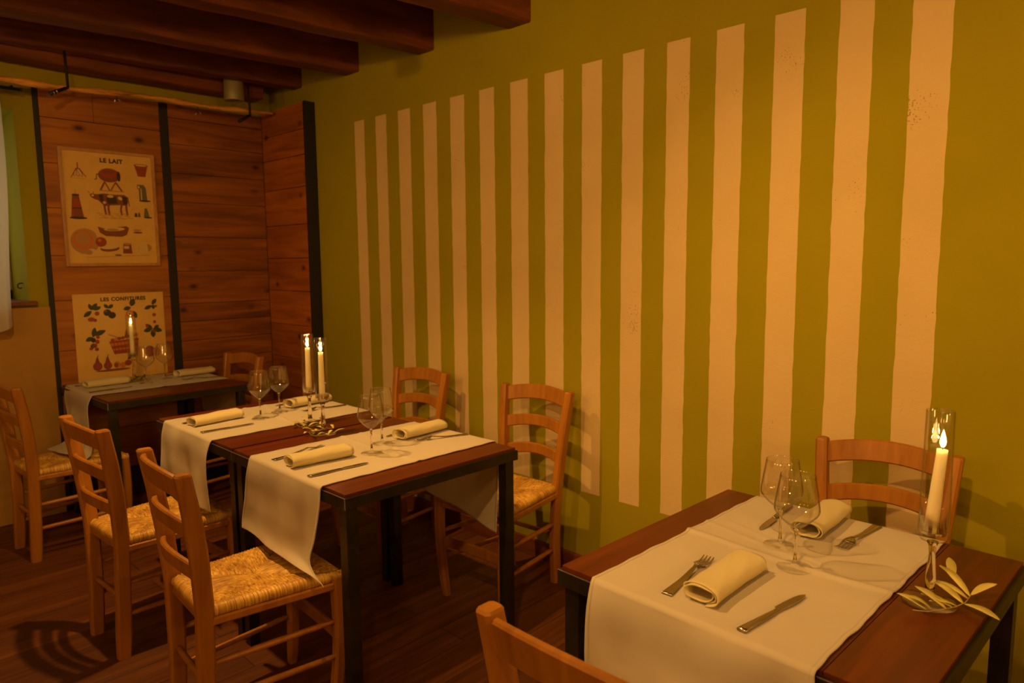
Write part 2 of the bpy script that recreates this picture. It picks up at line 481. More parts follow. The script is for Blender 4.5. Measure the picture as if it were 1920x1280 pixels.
# timber panels on the back wall
def panel(name, x0, x1, z0, z1, y, seams, mat, label, vert=None):
    root = tag(empty(name, ((x0+x1)/2, y, z0)), label, 'wall panel', 'rough wooden wall panels')
    bm = bmesh.new()
    zz = [z0]+seams+[z1]
    cx = (x0+x1)/2
    for a, b in zip(zz, zz[1:]):
        xs = [x0, x1]
        if vert and vert[0] <= a+0.01 and b <= vert[1]+0.01: xs = [x0, vert[2], x1]
        for p, q in zip(xs, xs[1:]):
            box(bm, p-cx+0.0008, q-cx-0.0008, 0.0, 0.019, a-z0+0.0015, b-z0-0.0015, 0.0022)
    frombm('boards', bm, mat, root)
    return root
p1 = panel('wood_wall_panel', 1.088, 1.727, 0.195, 2.445, 4.66, [0.45, 0.70, 0.95, 1.242, 1.50, 1.77, 2.02, 2.27], M['panel'],
           'rough brown plank wall panel behind the two posters', vert=(2.26, 2.46, 1.36))
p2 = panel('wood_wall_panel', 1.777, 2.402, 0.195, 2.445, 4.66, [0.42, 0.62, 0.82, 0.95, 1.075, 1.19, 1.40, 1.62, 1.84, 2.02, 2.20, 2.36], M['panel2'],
           'dark plank wall panel with bare boards, right of the posters')
boxobj('edge_strip', 1.727-1.4075, 1.777-1.4075, -0.004, 0.019, 0.0, 2.250, M['black'], 0.002, parent=p1)
boxobj('edge_strip', 1.064-1.4075, 1.088-1.4075, -0.004, 0.019, -0.195, 2.250, M['black'], 0.002, parent=p1)
boxobj('edge_strip', 2.3965-2.0895, 2.4015-2.0895, -0.0012, 0.0, 0.0, 2.25, M['black'], parent=p2)  # black strip added to paint the dark gap in the panel corner
root = tag(empty('wood_wall_panel', (2.40, 4.09, 0.10)), 'narrow wooden side panel standing out between back wall and striped wall', 'wall panel', 'rough wooden wall panels')
bm = bmesh.new()
zz = [0.0, 0.28, 0.50, 0.70, 0.93, 1.16, 1.38, 1.60, 1.84, 2.04, 2.20, 2.366]
for a, b in zip(zz, zz[1:]):
    box(bm, 0.0, 0.018, 0.022, 0.57, a+0.0015, b-0.0015, 0.0022)
frombm('boards', bm, M['panel3'], root)
boxobj('metal_frame', 0.018, 0.0745, 0.02, 0.57, 0.0, 2.366, M['black'], parent=root)
boxobj('edge_strip', -0.001, 0.0745, 0.0, 0.022, -0.1, 2.368, M['black'], 0.0015, parent=root)

# ceiling beams
def beam(yn, yf, zb, x0, x1, label, skew=0.13, grp='dark rustic ceiling beams'):
    random.seed(int(yn*100))
    vs, fs = [], []
    n = 26
    c = ((x0+x1)/2, (yn+yf)/2, zb)
    for i in range(n+1):
        x = x1+(x0-x1)*i/n
        s = (XW-x)*skew
        jn, jf = random.uniform(-.003, .003), random.uniform(-.003, .003)
        z = zb+random.uniform(-.003, .003)
        ring = [(x, yn+s+jn, 2.765), (x, yn+s+jn, z+0.008), (x, yn+s+0.008, z), (x, yf+s-0.008, z), (x, yf+s+jf, z+0.008), (x, yf+s, 2.765)]
        vs += [(a-c[0], b-c[1], d-c[2]) for a, b, d in ring]
    for i in range(n):
        for k in range(6):
            a = i*6+k; b = i*6+(k+1) % 6
            fs.append((a, b, b+6, a+6))
    fs.append(tuple(range(5, -1, -1))); fs.append(tuple(n*6+k for k in range(6)))
    o = pydata('ceiling_beam', vs, fs, M['beam'], loc=c)
    return tag(o, label, 'beam', grp)
beam(2.225, 2.371, 2.528, -1.6, 2.478, 'dark ceiling beam nearest the camera, its end cut off by the top edge of the picture')
beam(2.907, 3.038, 2.545, -1.6, 2.478, 'second ceiling beam from the front, lit reddish brown with round knots')
beam(3.587, 3.732, 2.564, -1.6, 2.478, 'third ceiling beam from the front, with one broad light brown underside')
beam(4.236, 4.340, 2.582, 0.4, 2.478, 'fourth ceiling beam, very dark, above the hanging branch and grey spotlight', skew=0.10)
o = beam(4.50, 4.66, 2.530, -2.5, 2.34, 'darkest ceiling beam lying against the back wall', skew=0.0)

# peeled branch hung in front of the panels
random.seed(3)
path, rad = [], []
for i in range(61):
    u = i/60
    path.append((0.55+(2.372-0.55)*u, 4.445+0.006*sin(9*u), 2.388+0.044*u+0.005*sin(14*u)+random.uniform(-.002, .002)))
    rad.append(0.0155+0.003*sin(31*u)+random.uniform(-.002, .002)-0.003*u)
bm = bmesh.new(); tube(bm, path, rad, 10)
tag(frombm('wooden_branch', bm, M['log'], smooth=True), 'long peeled wooden branch hung level in front of the wood panels', 'branch')

def hanger(x, ztop, label):
    root = tag(empty('rail_spotlight', (x, 4.40, ztop)), label, 'spotlight', 'small bent rod spotlights over the branch')
    h = ztop-2.392
    bm = bmesh.new(); tube(bm, [(0, 0, 0), (0.004, 0, -h*0.5), (0.006, 0, -h+0.008), (0.004, -0.004, -h), (-0.012, -0.01, -h-0.010)], 0.007, 10)
    frombm('rod', bm, M['black'], root, True)
    bm = bmesh.new(); tube(bm, [(-0.008, -0.008, -h-0.007), (-0.055, -0.035, -h-0.034), (-0.095, -0.055, -h-0.058)], [0.009, 0.0095, 0.011], 12)
    frombm('arm', bm, M['black'], root, True)
    return root
h1 = hanger(1.165, 2.583, 'left black rod spotlight bent under the branch, with chrome rings')
for k in (0.62, 0.80):
    bm = bmesh.new()
    tube(bm, [(-0.008-0.087*k-0.003, -0.008-0.047*k, -0.198-0.051*k), (-0.008-0.087*k+0.003, -0.008-0.047*k+.002, -0.198-0.051*k+.003)], 0.0125, 16)
    frombm('chrome_ring', bm, M['chrome'], h1, True)
hanger(2.185, 2.583, 'right black rod spotlight bent under the end of the branch')
for x, z, lb in ((1.425, 2.366, 'chrome clip glinting under the branch above the framed poster'), (1.878, 2.362, 'chrome clip glinting under the branch above the dark bare panel')):
    root = tag(empty('chrome_clip', (x, 4.445, z+0.03)), lb, 'clip', 'chrome clips under the branch')
    bm = bmesh.new(); tube(bm, [(0, 0, 0.02), (0, 0, -0.02), (0.004, 0, -0.03)], 0.0025, 8); frombm('hook', bm, M['black'], root, True)
    bm = bmesh.new(); tube(bm, [(-0.016, 0, -0.040), (-0.012, 0, -0.022), (-0.004, 0, -0.018)], 0.0035, 8); frombm('jaw', bm, M['chrome'], root, True)
    bm = bmesh.new(); tube(bm, [(0.006, 0, -0.016), (0.013, 0, -0.022), (0.017, 0, -0.032)], 0.0035, 8); frombm('jaw', bm, M['chrome'], root, True)

# cylinder spots
def spotlight(loc, label, lit):
    root = tag(empty('ceiling_spotlight', loc), label, 'spotlight', 'cylindrical ceiling spotlights')
    bm = bmesh.new(); lathe(bm, [(0.0, 0.155), (0.055, 0.155), (0.058, 0.150), (0.061, 0.004), (0.060, 0.0), (0.056, 0.0), (0.052, 0.05), (0.0, 0.055)], 36)
    frombm('housing', bm, M['lamp_grey'], root, True)
    bm = bmesh.new(); lathe(bm, [(0.0, 0.17), (0.03, 0.17), (0.03, 0.155), (0.0, 0.155)], 24); frombm('mounting_plate', bm, M['black'], root, True)
    bm = bmesh.new(); lathe(bm, [(0.0, 0.050), (0.035, 0.050), (0.035, 0.038), (0.0, 0.034)], 24)
    frombm('bulb', bm, M['bulb'] if lit else M['wax'], root, True)
    return root
spotlight((2.103, 4.425, 2.470), 'grey cylindrical spotlight hanging between the two rearmost beams above the wood panels', False)
for L_, lb in ((LAMP_M, 'ceiling spotlight above the two middle tables'), (LAMP_N, 'ceiling spotlight above the near table'), (LAMP_W, 'ceiling spotlight washing the striped wall'),
               ((-1.10, 1.90, 2.5), 'added fill spotlight in the left half of the room'), ((0.20, 1.70, 2.5), 'added fill spotlight aimed at the wood panels')):
    r_ = spotlight((L_[0], L_[1], 2.44), lb, True)
    bm = bmesh.new(); tube(bm, [(0, 0, 0.165), (0, 0, 0.33)], 0.008, 8); frombm('stem', bm, M['black'], r_, True)
for g_, lb in zip(FILL_LAMPS, ('added fill lamp by the left wall, nearest the viewer', 'added fill lamp by the middle of the left wall', 'added fill lamp by the left wall, nearest the window',
                         'left added fill lamp behind the viewer', 'right added fill lamp behind the viewer')):
    r_ = tag(empty('fill_lamp', g_), lb, 'wall lamp', 'added fill lamps')  # unseen fixtures modelled for the added fill lamps
    d_ = Vector((-1, 0, 0)) if g_[0] < -1 else Vector((0, -1, 0))
    bm = bmesh.new(); tube(bm, [d_*0.23+Vector((0, 0, -.1)), d_*0.14+Vector((0, 0, -.14)), Vector((0, 0, -0.10))], 0.008, 8); frombm('arm', bm, M['chrome'], r_, True)
    bm = bmesh.new(); lathe(bm, [(0.0, -0.115), (0.05, -0.112), (0.055, -0.10), (0.0, -0.10)], 24); frombm('cup', bm, M['chrome'], r_, True)

# ------------------------------------------------------------------ posters
class Print:
    def __init__(s, x0, x1, ztop, zbot, y):
        s.x0, s.x1, s.zt, s.zb, s.y = x0, x1, ztop, zbot, y
        s.v, s.f, s.m, s.layer = [], [], [], 0
    def P(s, u, v, d):
        return (s.x0+(s.x1-s.x0)*u, s.y-d, s.zt-(s.zt-s.zb)*v)
    def poly(s, pts, mat, lift=None):
        s.layer += 1
        d = 0.0004+0.000012*s.layer
        b = len(s.v); s.v += [s.P(u, v, d) for u, v in pts]
        s.f.append(tuple(range(b, b+len(pts)))); s.m.append(mat)
    def ell(s, u, v, a, b, mat, rot=0, n=18, a0=0, a1=2*pi):
        asp = (s.x1-s.x0)/(s.zt-s.zb)
        pts = []
        for k in range(n):
            t = a0+(a1-a0)*k/(n if a1-a0 > 6.2 else n-1)
            x, y = a*cos(t), b*sin(t)/1.0
            X = x*cos(rot)-y*sin(rot); Y = x*sin(rot)+y*cos(rot)
            pts.append((u+X, v+Y*asp))
        s.poly(pts, mat)
    def leaf(s, u, v, L, w, ang, mat):
        asp = (s.x1-s.x0)/(s.zt-s.zb)
        pts = []
        for k in range(9): pts.append((L*k/8, w*sin(pi*k/8)**0.8))
        for k in range(7, 0, -1): pts.append((L*k/8, -w*sin(pi*k/8)**0.8))
        s.poly([(u+x*cos(ang)-y*sin(ang), v+(x*sin(ang)+y*cos(ang))*asp) for x, y in pts], mat)
    def line(s, pts, w, mat):
        asp = (s.x1-s.x0)/(s.zt-s.zb)
        for (a, b), (c, d) in zip(pts, pts[1:]):
            l = sqrt((c-a)**2+((d-b)/asp)**2) or 1
            nx, ny = -(d-b)/asp/l*w/2, (c-a)/l*w/2*asp
            s.poly([(a+nx, b+ny), (c+nx, d+ny), (c-nx, d-ny), (a-nx, b-ny)], mat)
    def build(s, mats, parent):
        return pydata('print', s.v, s.f, mats, parent, mi=s.m)

INK = [plain('ink_dark_brown', (0.045, 0.020, 0.012), 0.6), plain('ink_brown', (0.20, 0.055, 0.016), 0.6), plain('ink_red_brown', (0.30, 0.045, 0.012), 0.6),
       plain('ink_tan', (0.42, 0.22, 0.06), 0.6), plain('ink_grey_green', (0.13, 0.12, 0.055), 0.6), plain('ink_leaf_green', (0.040, 0.050, 0.020), 0.6),
       plain('ink_orange', (0.52, 0.16, 0.03), 0.6), plain('ink_cream', (0.62, 0.45, 0.18), 0.6), plain('ink_plum', (0.025, 0.018, 0.022), 0.6)]
DK, BR, RD, TN, GG, GR, OR, CR, PL = range(9)

def text(s, x, z, y, size, mat, parent, bold=0.0):
    c = bpy.data.curves.new('lettering', 'FONT'); c.body = s; c.size = size; c.align_x = 'CENTER'
    c.offset = bold; c.extrude = 0.0003; c.space_character = 1.12
    tmp = bpy.data.objects.new('tmp', c); me = bpy.data.meshes.new_from_object(tmp)
    bpy.data.objects.remove(tmp); me.materials.clear(); me.materials.append(mat)
    o = bpy.data.objects.new('lettering', me); COL.objects.link(o)
    o.rotation_euler = (radians(90), 0, 0); o.parent = parent; o.location = (x, y, z)
    return o

# framed dairy chart
px0, px1, pz0, pz1 = 1.157, 1.672, 1.438, 2.115
fr = tag(empty('framed_poster', (1.4145, 4.66, 1.438)), 'framed cream poster titled LE LAIT with cow and dairy tools', 'poster')
bm = bmesh.new()
cx, cz, hw, hh, t = 0.0, (pz1-pz0)/2, (px1-px0)/2, (pz1-pz0)/2, 0.017
box(bm, -hw, -hw+t, -0.024, 0, 0, 2*hh, 0.002); box(bm, hw-t, hw, -0.024, 0, 0, 2*hh, 0.002)
box(bm, -hw+t, hw-t, -0.024, 0, 0, t, 0.002); box(bm, -hw+t, hw-t, -0.024, 0, 2*hh-t, 2*hh, 0.002)
frombm('frame', bm, M['frame_wood'], fr)
boxobj('paper', -hw+t, hw-t, -0.012, -0.002, t, 2*hh-t, M['poster'], parent=fr)
Q = Print(-hw+t, hw-t, 2*hh-t, t, -0.0122)
# whisk and ladle bundle
for a in (-0.45, 0.0, 0.45): Q.ell(0.165+0.045*sin(a), 0.185, 0.020, 0.055, BR, -a, n=22); Q.ell(0.165+0.045*sin(a), 0.187, 0.014, 0.046, CR, -a, n=22)
Q.line([(0.165, 0.10), (0.165, 0.15)], 0.012, BR); Q.line([(0.085, 0.24), (0.24, 0.24)], 0.004, TN)
Q.line([(0.15, 0.15), (0.09, 0.235)], 0.008, BR); Q.line([(0.18, 0.15), (0.25, 0.225)], 0.008, BR)
# barrel churn on trestle
Q.ell(0.505, 0.195, 0.125, 0.085, BR); Q.ell(0.50, 0.18, 0.10, 0.055, RD); Q.ell(0.50, 0.165, 0.07, 0.022, BR); Q.ell(0.61, 0.20, 0.022, 0.062, DK)
Q.line([(0.45, 0.255), (0.395, 0.335)], 0.02, BR); Q.line([(0.45, 0.255), (0.50, 0.335)], 0.014, BR)
Q.line([(0.57, 0.255), (0.51, 0.335)], 0.014, BR); Q.line([(0.57, 0.255), (0.64, 0.335)], 0.02, BR)
Q.line([(0.385, 0.337), (0.66, 0.337)], 0.012, TN); Q.line([(0.39, 0.19), (0.365, 0.19), (0.36, 0.235), (0.335, 0.24)], 0.009, DK)
# pot
Q.poly([(0.80, 0.085), (0.955, 0.085), (0.925, 0.185), (0.835, 0.185)], RD); Q.ell(0.878, 0.082, 0.085, 0.018, BR); Q.ell(0.878, 0.082, 0.068, 0.010, CR)
Q.poly([(0.81, 0.115), (0.945, 0.115), (0.941, 0.127), (0.814, 0.127)], BR)
# milk can and small measures
Q.poly([(0.835, 0.29), (0.92, 0.29), (0.93, 0.41), (0.835, 0.41)], GG); Q.poly([(0.815, 0.262), (0.895, 0.262), (0.92, 0.292), (0.835, 0.292)], GG)
Q.ell(0.835, 0.285, 0.022, 0.028, GG); Q.ell(0.835, 0.285, 0.013, 0.018, CR); Q.line([(0.862, 0.295), (0.862, 0.405)], 0.012, CR); Q.ell(0.90, 0.412, 0.07, 0.012, DK)
Q.poly([(0.885, 0.50), (0.925, 0.50), (0.945, 0.565), (0.875, 0.565)], GG); Q.ell(0.905, 0.495, 0.018, 0.022, GG); Q.ell(0.925, 0.568, 0.05, 0.010, DK)
Q.poly([(0.77, 0.53), (0.795, 0.53), (0.80, 0.565), (0.765, 0.565)], DK); Q.poly([(0.81, 0.525), (0.83, 0.525), (0.835, 0.565), (0.805, 0.565)], BR)
# plunger churn
Q.poly([(0.085, 0.39), (0.155, 0.39), (0.195, 0.585), (0.06, 0.585)], BR); Q.poly([(0.092, 0.42), (0.15, 0.42), (0.17, 0.50), (0.08, 0.50)], RD)
Q.line([(0.12, 0.34), (0.12, 0.39)], 0.006, TN); Q.ell(0.12, 0.388, 0.042, 0.012, DK); Q.line([(0.075, 0.505), (0.178, 0.505)], 0.012, DK); Q.ell(0.135, 0.592, 0.095, 0.016, DK); Q.poly([(0.07, 0.52), (0.10, 0.52), (0.09, 0.575), (0.065, 0.575)], RD)
# cow
Q.poly([(0.345, 0.372), (0.43, 0.362), (0.55, 0.368), (0.66, 0.366), (0.695, 0.385), (0.70, 0.43), (0.685, 0.465), (0.60, 0.462), (0.50, 0.468), (0.43, 0.478), (0.40, 0.455), (0.36, 0.425), (0.315, 0.415), (0.285, 0.40), (0.27, 0.375), (0.30, 0.368)], BR)
Q.poly([(0.37, 0.375), (0.42, 0.37), (0.42, 0.44), (0.385, 0.43)], DK); Q.poly([(0.45, 0.40), (0.56, 0.385), (0.58, 0.45), (0.47, 0.455)], DK)
Q.ell(0.50, 0.385, 0.035, 0.018, CR); Q.ell(0.61, 0.40, 0.028, 0.02, CR, 0.5); Q.ell(0.43, 0.445, 0.018, 0.016, CR); Q.poly([(0.63, 0.38), (0.69, 0.385), (0.69, 0.45), (0.645, 0.455)], DK)
Q.ell(0.305, 0.385, 0.016, 0.012, CR); Q.line([(0.275, 0.362), (0.255, 0.352)], 0.008, BR); Q.line([(0.31, 0.365), (0.32, 0.35)], 0.008, BR)
for a, b in ((0.425, 0.43), (0.475, 0.47), (0.625, 0.61), (0.675, 0.675)): Q.line([(a, 0.455), (b, 0.50), (b+0.008, 0.555)], 0.022, BR)
Q.line([(0.70, 0.385), (0.712, 0.47)], 0.008, DK)
for k in range(12): Q.line([(0.33+0.031*k, 0.54+0.018*(k % 3)), (0.40+0.031*k, 0.548+0.018*(k % 3))], 0.007, TN)
Q.line([(0.36, 0.585), (0.68, 0.59)], 0.004, TN)
# butter tray, cheeses and jar
Q.poly([(0.335, 0.665), (0.40, 0.68), (0.66, 0.655), (0.69, 0.672), (0.66, 0.735), (0.60, 0.755), (0.42, 0.75), (0.355, 0.72)], BR); Q.ell(0.52, 0.685, 0.12, 0.024, CR, -0.05); Q.ell(0.50, 0.69, 0.07, 0.014, TN)
Q.ell(0.785, 0.69, 0.05, 0.012, TN); Q.ell(0.79, 0.712, 0.055, 0.012, BR)
Q.ell(0.185, 0.80, 0.155, 0.155, TN, 0, 26, 0.15, 5.6); Q.ell(0.175, 0.79, 0.12, 0.12, OR, 0, 24, 0.3, 5.5); Q.ell(0.165, 0.78, 0.08, 0.085, TN, 0, 20)
Q.ell(0.36, 0.805, 0.062, 0.060, RD); Q.ell(0.345, 0.79, 0.022, 0.018, OR); Q.ell(0.25, 0.895, 0.055, 0.035, CR); Q.ell(0.22, 0.90, 0.04, 0.03, TN)
Q.ell(0.455, 0.865, 0.11, 0.036, BR, -0.08); Q.ell(0.455, 0.852, 0.10, 0.024, CR, -0.08)
Q.poly([(0.61, 0.82), (0.70, 0.82), (0.71, 0.91), (0.60, 0.91)], BR); Q.ell(0.655, 0.82, 0.048, 0.014, TN); Q.poly([(0.615, 0.84), (0.675, 0.84), (0.675, 0.865), (0.615, 0.865)], CR); Q.ell(0.545, 0.925, 0.04, 0.012, GG)
Q.ell(0.87, 0.855, 0.075, 0.052, TN); Q.poly([(0.80, 0.81), (0.89, 0.80), (0.90, 0.90), (0.80, 0.905)], CR); Q.ell(0.78, 0.92, 0.04, 0.018, CR); Q.line([(0.19, 0.945), (0.92, 0.925)], 0.006, TN)
Q.build(INK, fr)
text('LE LAIT', 0.018, 2*hh-t-0.052, -0.0126, 0.034, INK[0], fr, 0.0018)

# unframed jam chart
hw, hh = 0.2515, 0.285
pz0 = 0.715
fr = tag(empty('paper_poster', (1.428, 4.658, pz0)), 'unframed cream poster titled LES CONFITURES with fruit and basket', 'poster')
boxobj('paper', -hw, hw, -0.0015, 0.0, 0, 2*hh-0.01, M['poster'], parent=fr)
Q = Print(-hw, hw, 2*hh-0.01, 0.0, -0.0017)
def sprig(u, v, leaves, fruit):
    for du, dv, L_, w, a in leaves: Q.leaf(u+du, v+dv, L_, w, a, GR)
    for du, dv, a, b, m in fruit: Q.ell(u+du, v+dv, a, b, m)
sprig(0.19, 0.17, [(0, 0, 0.10, 0.025, -0.9), (0, 0.01, 0.11, 0.026, 2.5), (0.02, 0, 0.09, 0.022, -0.4), (0, 0, 0.08, 0.02, -1.9)], [(-0.01, 0.10, 0.038, 0.026, RD), (0.055, 0.04, 0.026, 0.026, RD), (0.03, 0.11, 0.02, 0.02, BR)])
sprig(0.37, 0.16, [(0, 0, 0.07, 0.022, -0.7), (0, 0, 0.07, 0.02, -2.3)], [(-0.015, 0.045, 0.042, 0.04, PL), (0.035, 0.075, 0.042, 0.04, PL), (-0.03, 0.03, 0.012, 0.012, GG)])
sprig(0.62, 0.15, [(0, 0, 0.10, 0.034, -1.2), (0, 0.01, 0.09, 0.026, 2.9), (0.02, 0.05, 0.10, 0.026, 1.2)], [(-0.02, 0.08, 0.045, 0.045, OR), (-0.02, 0.08, 0.022, 0.022, CR), (-0.02, 0.08, 0.010, 0.012, RD)])
sprig(0.86, 0.14, [(0, 0, 0.09, 0.024, -0.9), (0, 0.01, 0.10, 0.024, 2.7), (0.01, 0, 0.06, 0.02, 1.4)], [(0.02, 0.115, 0.022, 0.022, RD), (0.045, 0.02, 0.016, 0.016, RD)])
sprig(0.185, 0.46, [(0, -0.02, 0.15, 0.03, -0.35), (0, 0, 0.09, 0.026, 2.7), (0, 0, 0.12, 0.026, -1.35), (0, 0.06, 0.08, 0.022, 1.9)], [(0.0, 0.03, 0.026, 0.028, PL), (0.04, 0.05, 0.024, 0.026, RD), (0.01, 0.09, 0.026, 0.026, BR), (0.05, 0.0, 0.02, 0.022, RD), (0.03, 0.13, 0.022, 0.02, BR), (-0.03, 0.12, 0.02, 0.018, RD)])
sprig(0.85, 0.41, [(0, 0, 0.12, 0.03, 0.3), (0, 0, 0.11, 0.028, 2.9), (0, 0.01, 0.10, 0.03, 1.5), (0, 0, 0.10, 0.024, -2.5), (0.02, 0, 0.07, 0.022, -0.6)], [(0.03, -0.075, 0.018, 0.02, RD), (-0.06, -0.03, 0.018, 0.018, RD), (0.02, 0.03, 0.02, 0.02, BR)])
Q.poly([(0.35, 0.52), (0.68, 0.50), (0.66, 0.655), (0.40, 0.66)], RD); Q.poly([(0.36, 0.54), (0.67, 0.525), (0.665, 0.555), (0.37, 0.57)], OR)
Q.poly([(0.385, 0.60), (0.66, 0.59), (0.66, 0.61), (0.39, 0.62)], OR)
for k in range(8): Q.ell(0.39+0.038*k, 0.505-0.006*k, 0.022, 0.02, (RD, OR, BR)[k % 3])
for k in range(7): Q.line([(0.40+0.04*k, 0.53), (0.42+0.038*k, 0.65)], 0.007, BR)
Q.line([(0.35, 0.44), (0.50, 0.50)], 0.008, BR); Q.poly([(0.52, 0.49), (0.55, 0.38), (0.575, 0.49)], BR)
for u, s_ in ((0.21, 1.05), (0.32, 0.95)):
    Q.ell(u, 0.775, 0.048*s_, 0.05*s_, BR); Q.poly([(u-0.034, 0.76), (u-0.008, 0.68), (u+0.008, 0.68), (u+0.034, 0.76)], BR); Q.ell(u+0.008, 0.775, 0.03, 0.038, RD); Q.line([(u, 0.69), (u+0.012, 0.655)], 0.008, DK)
Q.ell(0.42, 0.775, 0.036, 0.042, TN); Q.ell(0.41, 0.78, 0.022, 0.03, RD); Q.ell(0.485, 0.785, 0.034, 0.036, OR); Q.ell(0.545, 0.765, 0.04, 0.036, RD); Q.leaf(0.54, 0.73, 0.09, 0.018, -0.7, GR)
Q.ell(0.38, 0.828, 0.19, 0.014, BR)
Q.ell(0.80, 0.66, 0.06, 0.07, BR); Q.ell(0.88, 0.67, 0.045, 0.06, TN); Q.ell(0.80, 0.65, 0.04, 0.045, RD)
Q.build(INK, fr)
text('LES CONFITURES', 0.02, 2*hh-0.01-0.045, -0.0022, 0.030, INK[0], fr, 0.0013)

# ------------------------------------------------------------------ chair
def half_y(z):
    pts = [(0, .132), (.22, .134), (.44, .150), (.65, .169), (.88, .186)]
    for (a, p), (b, q) in zip(pts, pts[1:]):
        if z <= b: return p+(q-p)*(z-a)/(b-a)
    return pts[-1][1]
def post_x(z):
    pts = [(0, -.010), (.2, 0.0), (.45, .004), (.62, -.008), (.75, -.024), (.88, -.046)]
    for (a, p), (b, q) in zip(pts, pts[1:]):
        if z <= b: return p+(q-p)*(z-a)/(b-a)
    return pts[-1][1]
SEAT_F, SEAT_R, SD = 0.196, 0.158, 0.405       # half widths front and rear, depth

